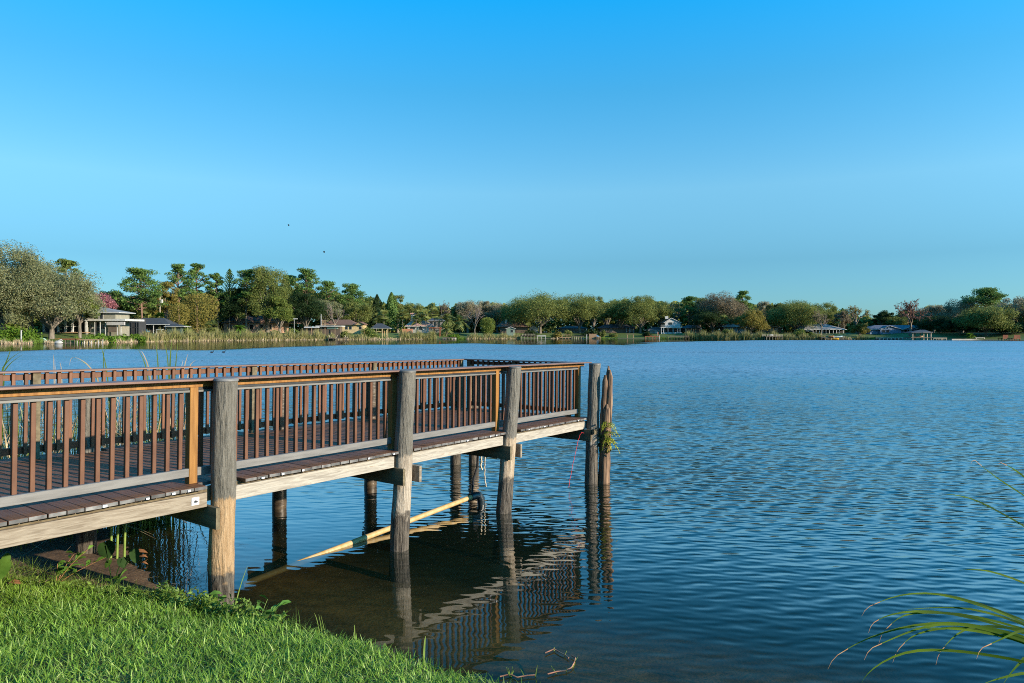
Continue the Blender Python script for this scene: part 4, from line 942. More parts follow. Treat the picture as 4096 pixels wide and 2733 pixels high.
        np_mesh('foliage', V1, Q1, LEAF[leaf or 'bright'], t)
        mb = MB()
        for k in range(5): branch_tube(mb, base + Vector((q.uniform(-.1,.1)*W,0,-.2)), Vector(cent[k % ncl]), .06, .03, q, 4)
        mb.build('stem', M_bark, t)
    return t

# ---- trees in the photo, from one end of the shore to the other
T = tree
T('weep', 10, 962, 330, 14, 'huge drooping grey-olive oak at the end of the shore, tallest tree of all', leaf='olive', low=.04, density=1.9)
T('weep', 205, 1048, 340, 12, 'broad drooping olive oak overhanging the columned porch of the two-storey house', leaf='olive', low=.10, density=1.7)
T('oak', 120, 1035, 210, 24, 'grey-topped oak between the two drooping oaks', leaf='olive', low=.2, density=1.1)
T('pine', 268, 1036, 130, 34, 'sparse tree with open tufts rising above the drooping oaks', leaf='bright', low=.45, density=.9, bark=M_bark)
T('oak', 325, 1128, 70, 30, 'small green tree between the drooping oak and the pink blossom', leaf='bright', low=.3, density=.6)
T('oak', 318, 1186, 95, 13, 'small leafy oak hanging over the porch roof of the two-storey house', leaf='bright', low=.48, density=1.0)
T('oak', 385, 1172, 130, 44, 'tree in pink blossom behind the roof of the two-storey house', 'blossom_tree', leaf='pink', low=.3, density=.9)
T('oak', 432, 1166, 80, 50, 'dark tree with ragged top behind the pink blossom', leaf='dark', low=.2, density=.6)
T('oak', 495, 1166, 120, 55, 'dark green oak between the pink blossom and the first umbrella-shaped pine', leaf='oak', low=.15)
T('pine', 568, 1071, 160, 40, 'umbrella-shaped pine with reddish trunk behind the screened pool cage', low=.40, density=1.7)
T('oak', 668, 1130, 90, 42, 'narrow brown-green tree beside the umbrella-shaped pine', leaf='golden', low=.08, density=.8)
T('pine', 716, 1052, 110, 52, 'tall open pine, first of the pair with airy crowns', low=.50, density=1.0)
T('pine', 790, 1050, 95, 55, 'tall open pine, second of the pair with airy crowns', low=.48, density=1.1)
T('bamboo', 800, 1172, 180, 24, 'golden-brown bamboo thicket behind the reeds', leaf='golden', density=1.6)
T('bamboo', 715, 1215, 100, 22, 'darker brown thicket beside the golden bamboo', leaf='golden', density=.8)
T('pine', 872, 1092, 80, 50, 'slim pine just before the spiky pointed conifer', low=.4, density=.9)
T('norfolk', 918, 1076, 76, 46, 'spiky pointed conifer with upswept tiers of branches', low=.50)
T('oak', 860, 1160, 150, 58, 'dense green tree behind the bamboo thicket', leaf='oak', low=.1)
T('pine', 985, 1074, 110, 40, 'pine with pale bare trunk at the edge of the great round-crowned tree', low=.55, density=1.0, bark=M_bark)
T('oak', 1072, 1072, 170, 36, 'great round-crowned green tree, widest between the conifer and the tall lone pine', leaf='leafy', low=.10, density=1.9)
T('oak', 1120, 1185, 110, 24, 'bright green lower tree at the foot of the great round-crowned tree', leaf='bright', low=.05, density=.8)
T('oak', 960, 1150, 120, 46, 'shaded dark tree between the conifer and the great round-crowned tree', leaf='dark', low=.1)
T('pine', 1228, 1071, 112, 52, 'tall pine with flat layered crown standing above the dark rounded evergreen', low=.62, density=1.2)
T('pine', 1150, 1100, 110, 60, 'pine behind the great round-crowned tree', low=.55)
T('pine', 1318, 1124, 120, 52, 'broad pine sloping down from the tall layered pine', low=.45, density=1.3)
T('oak', 1225, 1168, 150, 30, 'dark rounded evergreen behind the flat-roofed boathouse', 'evergreen_tree', leaf='dark', low=.03, density=1.3)
T('oak', 1300, 1195, 130, 44, 'olive tree behind the bare tree by the brown-roofed bungalow', leaf='olive', low=.15)
T('bare', 1338, 1200, 110, 26, 'pale bare tree in front of the brown-roofed bungalow', low=.2)
T('pine', 1412, 1134, 116, 52, 'round-headed pine behind the brown-roofed bungalow', low=.40, density=1.6)
T('oak', 1425, 1205, 120, 42, 'dark green tree over the end of the brown bungalow', leaf='oak', low=.08)
T('cone', 1508, 1180, 70, 50, 'dark pointed cedar, shorter of two behind the gazebo', leaf='dark')
T('cone', 1566, 1171, 80, 48, 'dark pointed cedar, taller of two behind the gazebo', leaf='pine')
T('oak', 1590, 1180, 60, 52, 'round dark tree top joined to the taller cedar', leaf='oak', low=.2, density=.6)
T('palm', 1536, 1237, 52, 20, 'fan palm with a clear trunk right beside the gazebo roof')
T('palm', 1505, 1250, 44, 22, 'fan palm partly behind the gazebo roof')
T('palm', 1610, 1225, 58, 26, 'fan palm between the cedars and the white cupola')
T('palm', 1664, 1256, 50, 20, 'fan palm in front of the white house with the cupola')
T('palm', 1705, 1230, 54, 26, 'leaning fan palm behind the white house')
T('palm', 1738, 1228, 52, 28, 'tall fan palm over the red pergola')
T('palm', 1675, 1240, 46, 34, 'dense fan palm beside the white cupola')
T('date', 1790, 1240, 90, 20, 'feathery palm right of the red pergola')
T('date', 1840, 1248, 86, 18, 'dark feathery palm over the grey rowing boat')
T('date', 1785, 1288, 70, 14, 'low feathery palm beside the red pergola posts')
T('oak', 1650, 1210, 90, 62, 'low green crown behind the fan palms', leaf='oak', low=.2, density=.7)
T('bare', 1755, 1203, 90, 64, 'brownish leafless crown behind the palms', leaf='brownish', low=.25)
T('oak', 1870, 1200, 110, 60, 'grey leafless-looking crown behind the feathery palms', leaf='greyoak', low=.2, density=.8)
T('oak', 1935, 1200, 80, 64, 'grey-brown thin crown behind the pale bare tree', leaf='greyoak', low=.25, density=.6)
T('bare', 1900, 1215, 95, 8, 'pale bare tree leaning over the water beside the feathery palms', low=.22)
T('bamboo', 1950, 1270, 76, 6, 'bright green willowy bush at the water beside the pale bare tree', 'willow_bush', leaf='bright', cat='shrub')
T('oak', 1990, 1208, 110, 58, 'dark crowns behind the brown-roofed house with the chimney', leaf='greyoak', low=.15)
T('oak', 2080, 1190, 160, 40, 'shaded half of the twin oaks behind the white dock', leaf='oak', low=.22, density=1.2)
T('oak', 2160, 1163, 220, 22, 'large spreading oak with pale forked trunk behind the white dock', leaf='oak', low=.22, density=1.9)
T('oak', 2318, 1176, 170, 24, 'large spreading oak with fanned trunk behind the brown docks', leaf='oak', low=.22, density=1.7)
T('oak', 2375, 1186, 90, 52, 'dark crown just beyond the oak with fanned trunk', leaf='oak', low=.2, density=.7)
T('oak', 2425, 1207, 90, 62, 'low distant crown between the two spreading oaks and the shadowy oak', leaf='oak', low=.2, density=.7)
T('oak', 2480, 1196, 130, 30, 'shadowy oak with hanging moss over the lawn with the bench', leaf='oak', low=.15, density=1.2)
T('oak', 2560, 1183, 150, 28, 'tall shadowy oak left of the white balcony house', leaf='oak', low=.10, density=1.6)
T('oak', 2640, 1205, 110, 40, 'oak crown overhanging the white balcony house', leaf='oak', low=.25, density=.9)
T('bare', 2704, 1206, 70, 46, 'whitish bare tree behind the white balcony house', low=.2)
T('pine', 2755, 1187, 90, 46, 'green pine right of the whitish bare tree', low=.35, density=1.2)
T('oak', 2800, 1190, 90, 56, 'dark oak between the green pine and the brown leafless oak', leaf='oak', low=.1, density=.9)
T('oak', 2885, 1168, 170, 40, 'brownish oak with mossy branches over the low grey house', leaf='brownish', low=.25, density=1.4)
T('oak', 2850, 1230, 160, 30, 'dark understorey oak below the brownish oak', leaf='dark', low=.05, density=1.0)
T('pine', 2972, 1163, 76, 48, 'tall pine with bare trunk at the end of the brownish oak', low=.50, density=1.3)
T('oak', 3005, 1236, 110, 16, 'rounded golden-green tree standing in front of the reeds', leaf='golden', low=.03, density=1.1)
T('oak', 3058, 1204, 90, 56, 'thin grey crowns right of the tall pine', leaf='greyoak', low=.25, density=.6)
T('oak', 3110, 1214, 100, 44, 'dark oak beside the broad round oak', leaf='dark', low=.05, density=.9)
T('oak', 3180, 1198, 180, 28, 'broad round oak left of the grey-roofed porch house', leaf='oak', low=.04, density=1.9)
T('oak', 3292, 1211, 110, 54, 'smooth dark crown sloping down behind the pinkish bare tree', leaf='oak', low=.1, density=1.0)
T('bare', 3284, 1228, 76, 16, 'pinkish bare tree in front of the grey-roofed porch house', leaf='brownish', low=.25, density=.25)
T('oak', 3372, 1243, 70, 44, 'brown rounded tree behind the end of the grey roof', leaf='brownish', low=.1, density=.7)
T('bare', 3425, 1220, 84, 22, 'half-bare tree with tufted twigs right of the porch house', leaf='golden', low=.2, density=.8)
T('oak', 3440, 1292, 70, 8, 'low olive bush hanging over the water before the gap in the trees', 'willow_bush', leaf='golden', low=.02, density=.6, cat='shrub')
T('palm', 3352, 1270, 26, 26, 'small dark palm against the grey roof')
T('oak', 3538, 1240, 76, 62, 'sparse dark tree right of the gap in the trees', leaf='dark', low=.15, density=.7)
T('oak', 3590, 1262, 90, 60, 'shadowed tree behind the blue house', leaf='oak', low=.05, density=.7)
T('bare', 3640, 1198, 150, 14, 'reddish spreading bare tree in front of the blue house', leaf='russet', low=.2, density=1.3)
T('oak', 3735, 1217, 110, 52, 'grey-green crown right of the reddish bare tree', leaf='greyoak', low=.15, density=.9)
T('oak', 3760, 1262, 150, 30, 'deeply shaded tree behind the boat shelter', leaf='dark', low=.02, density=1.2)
T('oak', 3850, 1194, 140, 46, 'grey mossy oak left of the wide flat-topped pine', leaf='greyoak', low=.15, density=1.1)
T('pine', 3942, 1153, 140, 46, 'wide flat-topped pine above the round olive oak', low=.62, density=1.7)
T('oak', 3945, 1218, 170, 14, 'round olive oak with lit side on the dark shore', leaf='oak', low=.04, density=1.7)
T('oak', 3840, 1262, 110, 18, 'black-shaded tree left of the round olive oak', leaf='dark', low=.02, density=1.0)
T('oak', 4075, 1182, 150, 34, 'mossy grey oak at the other end of the shore', leaf='greyoak', low=.12, density=1.3)
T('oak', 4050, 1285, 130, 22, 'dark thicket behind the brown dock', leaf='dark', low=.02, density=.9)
T('oak', 4230, 1190, 200, 30, 'further oak past the mossy grey oak', leaf='oak', low=.1, density=1.2)
T('palm', 640, 1248, 46, 34, 'palm in front of the umbrella-shaped pine trunk', leaf='lush')
T('palm', 850, 1278, 64, 10, 'low shaggy palm standing in the reeds', leaf='palm')
T('date', 955, 1288, 60, 12, 'low feathery palm by the salmon house', leaf='lush')
T('palm', 2895, 1258, 44, 18, 'dark palm in front of the low grey house')
T('date', 3880, 1325, 44, 3, 'spiky yucca at the water below the round olive oak', 'yucca', leaf='lush', cat='plant')
# shrubs along the water
for (px, top, w, back, lf, lb) in (
    (30, 1288, 130, 5, 'lush', 'bright green bush at the water under the tallest drooping oak'),
    (110, 1315, 110, 3, 'lush', 'low green bush beside the white post'),
    (400, 1336, 120, 3, 'lush', 'bright green bush behind the brown dock'),
    (520, 1334, 140, 3, 'lush', 'bright green bush below the screened pool cage'),
    (620, 1338, 100, 4, 'lush', 'bright green bush below the blue car'),
    (740, 1290, 60, 14, 'lush', 'leafy green shrub beside the green-roofed shed'),
    (1090, 1312, 60, 3, 'bright', 'rounded green shrub at the water below the great round-crowned tree'),
    (1165, 1305, 70, 8, 'bright', 'green shrub left of the flat-roofed boathouse'),
    (1375, 1318, 70, 5, 'oak', 'dark shrub behind the reeds before the brown bungalow'),
    (1480, 1300, 90, 4, 'bright', 'yellow-green bush in front of the gazebo'),
    (1818, 1335, 60, 4, 'lush', 'bright green bush beside the grey rowing boat'),
    (2225, 1322, 50, 2, 'golden', 'straw-coloured bush between the white dock and the brown docks'),
    (2275, 1308, 40, 6, 'palm', 'leafy green shrub behind the brown docks'),
    (2120, 1318, 60, 10, 'dark', 'dark hedge behind the white dock'),
    (2370, 1318, 110, 14, 'dark', 'long dark hedge behind the brown docks'),
    (2412, 1314, 32, 8, 'oak', 'green bush at the end of the long dark hedge'),
    (2590, 1325, 40, 12, 'dark', 'rounded dark bush behind the red chairs'),
    (2910, 1300, 50, 6, 'oak', 'palm-like dark shrub behind the tall reeds'),
    (3205, 1316, 80, 4, 'bright', 'green bush below the broad round oak'),
    (3240, 1325, 40, 5, 'bright', 'green bush before the white gable of the porch house'),
    (1640, 1318, 40, 6, 'greyoak', 'twiggy grey bush before the white house with the cupola'),
    (2455, 1330, 40, 10, 'oak', 'low bush in front of the tan house')):
    T('shrub', px, top, w, back, lb, leaf=lf, cat='shrub', density=1.1)
# far-off wood that closes the gaps behind the crowns
n = 60000; r_ = np.random.default_rng(77); P0 = r_.uniform(-350, 4500, n); Yw = shore(P0) + r_.uniform(64, 90, n); topw = np.interp(P0, [-350, 300, 560, 1150, 1480, 1620, 1950, 2300, 2760, 3060, 3300, 3440, 3490, 3560, 3700, 4200, 4500], [1120,1190,1195,1150,1200,1228,1225,1205,1212,1222,1235,1265,1283,1270,1235,1210,1205]) + 7*np.sin(P0*.05) + 5*np.sin(P0*.13)
zw = 2.5 + (EYE - (topw - HY)/F*Yw - 2.5)*r_.random(n)**.9; V, Q = leaf_quads(np.stack([xat(P0, Yw), Yw, zw], -1), unit(r_, n), np.full(n, 1.35), r_, .65)
o = np_mesh('woodland', V, Q, LEAF['oak']); tag(o, 'dark far-off wood showing between the nearer trees', 'wood', kind='stuff')

# ------------------------------------------------------------------ reeds and green fringe along the far waterline
def fringe(name, label, spans, n, hmin, hmax, m_, off=(-1.5, 3.0), w=(.05,.11), seed=3):
    r = np.random.default_rng(seed); L_ = np.array([b-a for a,b,*_ in spans], float); k = r.choice(len(spans), n, p=L_/L_.sum()); P_ = np.array([spans[i][0] for i in k]) + r.random(n)*L_[k]; hs = np.array([spans[i][2] if len(spans[i]) > 2 else 1 for i in k])
    Y = shore(P_) + r.uniform(*off, n); X = xat(P_, Y); Z = np.maximum(height(X, Y), -.1)
    ln = r.uniform(hmin, hmax, n)*hs*(.8 + .25*np.sin(P_*.11) + .15*np.sin(P_*.37)); V, Q = blades(X, Y, Z, ln, r.uniform(*w, n), np.abs(r.normal(.12,.16,n)), r.uniform(0,.5,n), r.uniform(0,6.28,n), r, segs=2)
    o = np_mesh(name, V, Q, m_); return tag(o, label, 'reeds', kind='stuff')
M_rmix = mat('shore_reed', (.12,.15,.03), (.30,.26,.11), scale=.12, rough=.7, island=.3, islmix=.6, transl=.2, c3=(.52,.41,.24))
M_rgreen = mat('shore_green', (.07,.13,.015), (.15,.23,.03), scale=.12, rough=.6, island=.3, islmix=.5, transl=.25)
fringe('shore_reeds', 'tall tan and green cattails along the far waterline', [(560,720,1.2),(640,1300,1.4),(1200,1340,.9),(1390,1480,.9),(1600,1745,1.4),(1870,2080,.9),(2740,3110,1.3),(3090,3300,.95),(3420,3480,.6)], 24000, 1.8, 3.7, M_rmix, w=(.09,.20))
fringe('dead_shore_reeds', 'low pale dead reeds along the far waterline', [(0,130),(180,220),(330,560),(560,1700),(1865,2080),(2200,2240),(3300,3420)], 9000, .5, 1.6, M_reedd, off=(-1.8,.8), seed=8, w=(.08,.18))
fringe('shore_herbs', 'bright green waterside herbs along the far lawns', [(-300,170,1.2),(300,700,1.2),(1480,1600,.6),(1790,1870,.5),(2400,2470,.4),(2640,2760,.5),(3380,3560,.6)], 12000, .6, 1.8, M_rgreen, off=(-.6,6), seed=9, w=(.12,.28))
# ------------------------------------------------------------------ houses, docks and small things on the far shore
def sm(name, c, rough=.7, v=.12, **k):
    return mat(name, tuple(x*(1-v) for x in c), tuple(min(1, x*(1+v)) for x in c), scale=1.2, rough=rough, **k)
W_white = sm('white_paint', (.40,.395,.375)); W_tan = sm('tan_stucco', (.22,.21,.165)); W_salmon = sm('salmon_stucco', (.50,.30,.21)); W_yel = sm('pale_yellow_stucco', (.48,.36,.19))
W_blue = sm('blue_grey_siding', (.14,.20,.29)); W_brown = sm('brown_siding', (.10,.075,.055)); W_grey = sm('grey_siding', (.20,.19,.175)); W_green = sm('grey_green_siding', (.15,.20,.16))
R_grey = sm('grey_shingle', (.20,.195,.19)); R_dark = sm('dark_shingle', (.045,.05,.058)); R_brown = sm('brown_shingle', (.15,.085,.06)); R_blue = sm('slate_roof', (.075,.085,.115)); R_pale = sm('pale_metal_roof', (.42,.42,.43))
G_glass = mat('dark_glass', (.012,.016,.02), (.03,.035,.04), scale=.5, rough=.08, spec=.6)
G_shade = sm('painted_porch_shade', (.028,.026,.024)); D_wood = sm('dock_timber', (.34,.22,.13), island=.2); D_red = sm('red_timber', (.22,.068,.034)); D_pale = sm('pale_dock_timber', (.42,.36,.27), island=.2); D_dark = sm('old_dock_timber', (.13,.10,.075), island=.25)  # porch tone paints the shade under porches and carport near-black
D_grey = sm('concrete', (.40,.36,.31)); SCREEN = sm('screen_mesh', (.035,.035,.036)); CANVAS = sm('grey_canvas', (.36,.34,.32))
class House:
    def __init__(s, name, label, px, back, cat='house'):
        s.Y = float(shore(px)) + back; s.x = xat(px, s.Y); s.g = ground_z(s.x, s.Y); s.t = thing(name, (s.x, s.Y, s.g), label, cat)
    def X(s, px, dy=0): return xat(px, s.Y + dy)
    def Z(s, py, dy=0): return zat(py, s.Y + dy)
    def box(s, name, m, px0, px1, py0, py1, d0=0, d1=8, parent=None, floor=False):
        """box whose front face (d0 behind the house front) covers the given rectangle of the photo"""
        z0 = s.g - .5 if floor else s.Z(py1, d0)
        return MB().box(s.X(px0, d0), s.X(px1, d0), s.Y + d0, s.Y + d1, z0, s.Z(py0, d0)).build(name, m, parent or s.t)
    def hip(s, m, px0, px1, eave, ridge, rp0, rp1, d0=-.8, d1=9, trim=None, th=.25):
        ze, zr, dm = s.Z(eave, d0), s.Z(ridge, (d0+d1)/2), (d0+d1)/2; x0, x1 = s.X(px0, d0), s.X(px1, d0); a, b = s.X(rp0, dm), s.X(rp1, dm); y0, y1, ym = s.Y+d0, s.Y+d1, s.Y+dm
        v = [(x0,y0,ze),(x1,y0,ze),(x1,y1,ze),(x0,y1,ze),(a,ym,zr),(b,ym,zr)] if b - a > .2 else [(x0,y0,ze),(x1,y0,ze),(x1,y1,ze),(x0,y1,ze),((a+b)/2,ym,zr),((a+b)/2+.02,ym,zr)]
        mb = MB(); mb.poly(v, [(0,1,5,4),(1,2,5),(2,3,4,5),(3,0,4),(3,2,1,0)]); o = mb.build('roof', m, s.t)
        tb = MB(); tb.box(x0+.02, x1-.02, y0+.02, y1-.02, ze-th, ze-.004); tb.build('fascia', trim or W_white, o); return o
    def gable(s, m, px0, px1, eave, peak, wall, d0=-.5, d1=8, pk=None, trim=None):
        """gable end facing the lake"""
        pk = pk or (px0+px1)/2; x0, x1, xm = s.X(px0,d0), s.X(px1,d0), s.X(pk,d0); ze, zp = s.Z(eave,d0), s.Z(peak,d0); y0, y1 = s.Y+d0, s.Y+d1; t = .22
        mb = MB()
        for (xa, xb) in ((x0, xm), (xm, x1)):
            za, zb = (ze, zp) if xb == xm else (zp, ze)
            mb.poly([(xa,y0,za),(xb,y0,zb),(xb,y1,zb),(xa,y1,za),(xa,y0,za-t),(xb,y0,zb-t),(xb,y1,zb-t),(xa,y1,za-t)], [(0,1,2,3),(7,6,5,4),(4,5,1,0),(6,7,3,2),(3,7,4,0),(1,5,6,2)])
        o = mb.build('roof', m, s.t)
        e = (x1-x0)*.05; wb = MB(); wb.poly([(x0+e,y0+.5,ze-t),(x1-e,y0+.5,ze-t),(xm,y0+.5,zp-t-.02),(x0+e,y1-.3,ze-t),(x1-e,y1-.3,ze-t),(xm,y1-.3,zp-t-.02)], [(0,1,2),(5,4,3)]); wb.build('gable_end', wall, s.t)
        if trim:
            tb = MB(); tb.beam((x0,y0-.04,ze-.1),(xm,y0-.04,zp-.1),.06,.26); tb.beam((xm,y0-.04,zp-.1),(x1,y0-.04,ze-.1),.06,.26); tb.build('barge_board', trim, o)
        return o
    def win(s, px0, px1, py0, py1, d0=0, frame=W_white):
        fr = s.box('window', frame, px0-.7, px1+.7, py0-.6, py1+.6, d0-.08, d0-.002); MB().box(s.X(px0,d0), s.X(px1,d0), s.Y+d0-.12, s.Y+d0-.082, s.Z(py1,d0), s.Z(py0,d0)).build('pane', G_glass, fr); return fr
    def posts(s, pxs, py0, py1, m, d0=-2.5, w=.22, name='column'):
        for p in pxs: x = s.X(p, d0); MB().box(x-w/2, x+w/2, s.Y+d0-w/2, s.Y+d0+w/2, s.g - .3 if py1 is None else s.Z(py1,d0), s.Z(py0,d0)).build(name, m, s.t)

# two-storey hip-roofed house with the long columned porch
h = House('house', 'two-storey hip-roofed house with a long white-columned porch under the drooping oaks', 385, 20)
h.box('wall', W_tan, 346, 462, 1252, 1332, 0, 8, floor=True); h.hip(R_grey, 336, 476, 1249, 1226, 384, 392, -.9, 8.9)
h.win(383, 395, 1254, 1278); h.win(402, 412, 1254, 1278)
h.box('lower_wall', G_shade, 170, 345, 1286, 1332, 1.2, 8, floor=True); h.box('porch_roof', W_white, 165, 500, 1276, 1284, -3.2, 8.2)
h.box('porch_wall', W_tan, 346, 478, 1284, 1332, -.4, -.004, floor=True)
h.posts((176, 203, 233, 262, 290, 319, 345), 1284, None, W_white, -2.9, .55)
h.box('porch_rail', W_white, 178, 318, 1305, 1307, -2.7, -2.6); h.box('terrace', D_wood, 150, 345, 1329, 1332, -4.2, -2.2)
h.posts((379, 401, 422, 470, 484), 1286, None, W_white, -2.6, .18)
d_ = h.box('door', W_white, 402, 421, 1295, 1330, -.55, -.404); h.box('pane', G_glass, 404.5, 418, 1299, 1316, -.60, -.552, d_)
h.win(381, 399, 1290, 1326, -.4); h.win(360, 368, 1300, 1314, -.4)
h.box('awning', CANVAS, 426, 496, 1288, 1301, -3.6, -2.9)
h.box('trellis', D_dark, 432, 466, 1303, 1329, -2.9, -2.82)
c = House('screen_enclosure', 'black-framed screened pool cage beside the two-storey house', 517, 18, 'pool cage')
fr = MB(); 
for p in (480, 492, 510, 527, 545, 555): fr.box(c.X(p)-.06, c.X(p)+.06, c.Y-.06, c.Y+.06, c.g-.3, c.Z(1273))
for py in (1273, 1290, 1310): fr.box(c.X(480), c.X(555), c.Y-.05, c.Y+.05, c.Z(py)-.06, c.Z(py)+.06)
fr.build('frame', R_dark, c.t); c.box('screen', SCREEN, 481, 554, 1275, 1330, .2, 5, floor=True)
c = House('house', 'low house with a dark shingled roof and open carport beside the pool cage', 615, 26)
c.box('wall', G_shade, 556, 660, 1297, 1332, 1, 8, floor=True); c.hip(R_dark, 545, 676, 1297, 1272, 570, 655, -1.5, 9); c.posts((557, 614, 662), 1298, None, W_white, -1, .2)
# parked car in the carport
M_car = mat('blue_car_paint', (.02,.10,.16), (.03,.13,.20), scale=1, rough=.25, spec=.6)
car = thing('parked_car', (c.X(586), c.Y - 2.6, c.g), 'blue car parked in the open carport', 'car'); cx_, cy_, cz_ = c.X(586), c.Y - 2.6, c.g
cb = MB(); prof = [(-2.1,.35),(-2.15,.75),(-1.3,.95),(-.7,1.42),(.8,1.45),(1.5,1.0),(2.1,.85),(2.15,.35)]; n_ = len(prof)
cb.poly([(cx_+a, cy_-.85, cz_+b) for a,b in prof] + [(cx_+a, cy_+.85, cz_+b) for a,b in prof], [tuple(range(n_)), tuple(range(2*n_-1, n_-1, -1))] + [(i, i+n_, (i+1)%n_+n_, (i+1)%n_) for i in range(n_)]); cb.build('body', M_car, car)
wb = MB().poly([(cx_-.62,cy_-.87,cz_+1.0),(cx_+1.1,cy_-.87,cz_+1.0),(cx_+.68,cy_-.87,cz_+1.36),(cx_-.5,cy_-.87,cz_+1.36)], [(0,1,2,3)]) or None
wn = MB(); wn.poly([(cx_-.62,cy_-.87,cz_+1.0),(cx_+1.1,cy_-.87,cz_+1.0),(cx_+.68,cy_-.87,cz_+1.36),(cx_-.5,cy_-.87,cz_+1.36)], [(0,1,2,3)]); wn.build('window', G_glass, car)
for a in (-1.35, 1.35): MB().tube([(cx_+a,cy_-.95,cz_+.33),(cx_+a,cy_-.70,cz_+.33)], .33, 14).build('wheel', M_black, car)
g = House('garden_table', 'white garden table on the lawn beside the carport', 636, 18, 'table'); g.box('table_top', W_white, 624, 648, 1318, 1320, 0, 1.2); g.posts((626, 646), 1320, None, W_white, .3, .1, 'leg'); g.posts((627, 645), 1320, None, W_white, 1.0, .1, 'leg')
g = House('shed', 'small shed with a low green hip roof behind the reeds', 695, 14, 'shed'); g.box('wall', sm('dark_green_siding', (.05,.075,.062)), 668, 722, 1306, 1330, 0, 4, floor=True); g.hip(R_dark, 655, 735, 1306, 1296, 685, 705, -1.0, 5, th=.2)
# salmon houses glimpsed between trunks
g = House('house', 'salmon house with a tiled roof glimpsed behind the great round-crowned tree', 985, 50); g.box('wall', W_salmon, 895, 1130, 1284, 1332, 0, 9, floor=True); g.hip(R_brown, 885, 1180, 1292, 1262, 930, 1130, -.8, 10, trim=W_salmon)
for p in (915, 945, 1000, 1040, 1075): g.win(p, p+12, 1300, 1318)
g.box('chimney', W_salmon, 930, 960, 1258, 1280, 3, 5)
# bungalow and flat-roofed boathouse
g = House('house', 'brown-roofed yellow bungalow behind the bare tree and reeds', 1400, 24); g.box('wall', W_yel, 1340, 1452, 1298, 1334, 0, 9, floor=True); g.hip(R_brown, 1285, 1428, 1299, 1279, 1330, 1400, -1, 10, trim=W_brown); g.gable(R_brown, 1418, 1458, 1297, 1287, W_yel, -1.6, 6)
for p in (1382, 1398, 1437): g.win(p, p+9, 1306, 1318)
g = House('boathouse', 'flat-roofed boathouse with a white roof edge and pale green panel behind the reeds', 1290, 8, 'boathouse'); g.box('roof', W_white, 1262, 1366, 1303, 1307, -1.5, 5); g.box('wall', W_brown, 1215, 1360, 1309, 1336, 0, 4, floor=True); g.box('panel', sm('pale_green_panel', (.30,.42,.33)), 1308, 1352, 1308.5, 1316, -.3, -.004); g.box('side_roof', R_pale, 1216, 1276, 1307, 1312, -1.6, 2)
g.posts((1228, 1246, 1300, 1340), 1312, None, D_wood, -1.2, .18, 'post')
g = House('viewing_stand', 'small railed timber stand with a tall white pole on the boathouse roof', 1290, 9, 'platform'); g.posts((1284.5,), 1257, 1314, W_white, -.9, .22, 'pole'); g.posts((1290, 1297, 1302), 1283, 1303, D_wood, -.6, .12, 'post'); g.box('rail', D_wood, 1286, 1303, 1281, 1283, -.7, -.6); g.box('platform_floor', D_wood, 1286, 1340, 1298, 1300, -.7, 1.5)
# gazebo
g = House('gazebo', 'brown hip-roofed gazebo with yellow timber posts at the water', 1520, 10, 'gazebo'); g.hip(R_dark, 1481, 1559, 1313, 1294, 1508, 1528, -2, 4, th=.15); g.posts((1487, 1529, 1551), 1313, None, W_yel, -1.6, .28, 'post'); g.posts((1500, 1537, 1546), 1313, None, W_yel, 3, .28, 'post'); g.box('balustrade', W_yel, 1489, 1527, 1326, 1328, -1.6, -1.5)
# white house with cupola behind the palms
g = House('house', 'white house with a pale pink roof and a small cupola behind the fan palms', 1680, 30); g.box('wall', W_white, 1630, 1722, 1305, 1335, 0, 9, floor=True); g.hip(sm('pink_tile', (.48,.29,.23)), 1618, 1735, 1305, 1284, 1645, 1700, -.8, 10); g.win(1642, 1660, 1308, 1318); g.win(1676, 1690, 1308, 1320)
g.box('cupola', W_white, 1644, 1660, 1258, 1290, 3, 6); g.box('cupola_roof', sm('cupola_tile', (.50,.26,.20)), 1641, 1663, 1252, 1257.6, 2.6, 6.4)
g = House('house', 'dark house with tall windows behind the red pergola', 1738, 36); g.box('wall', W_grey, 1715, 1775, 1283, 1335, 0, 8, floor=True); g.hip(R_dark, 1708, 1782, 1283, 1272, 1730, 1760, -.6, 8)
for p in (1722, 1737, 1752): g.win(p, p+9, 1287, 1308, 0, W_grey)
g = House('garden_wall', 'low terracotta garden wall behind the reeds before the white house', 1630, 12, 'wall'); g.box('masonry', sm('terracotta', (.42,.17,.09)), 1608, 1650, 1316, 1332, 0, .4, floor=True)
g = House('pergola', 'red timber pergola standing at the water among the palms', 1740, 2, 'pergola'); g.posts((1719, 1759), 1315, 1350, D_red, 0, .26, 'post'); g.posts((1735, 1761), 1315, 1345, D_red, 3, .26, 'post'); g.box('beam', D_red, 1714, 1766, 1312, 1315, -.2, .2)
for p in np.linspace(1716, 1764, 8): x_ = g.X(p); MB().box(x_-.06, x_+.06, g.Y-.8, g.Y+3.8, g.Z(1312)+.002, g.Z(1312)+.18).build('rafter', D_red, g.t)
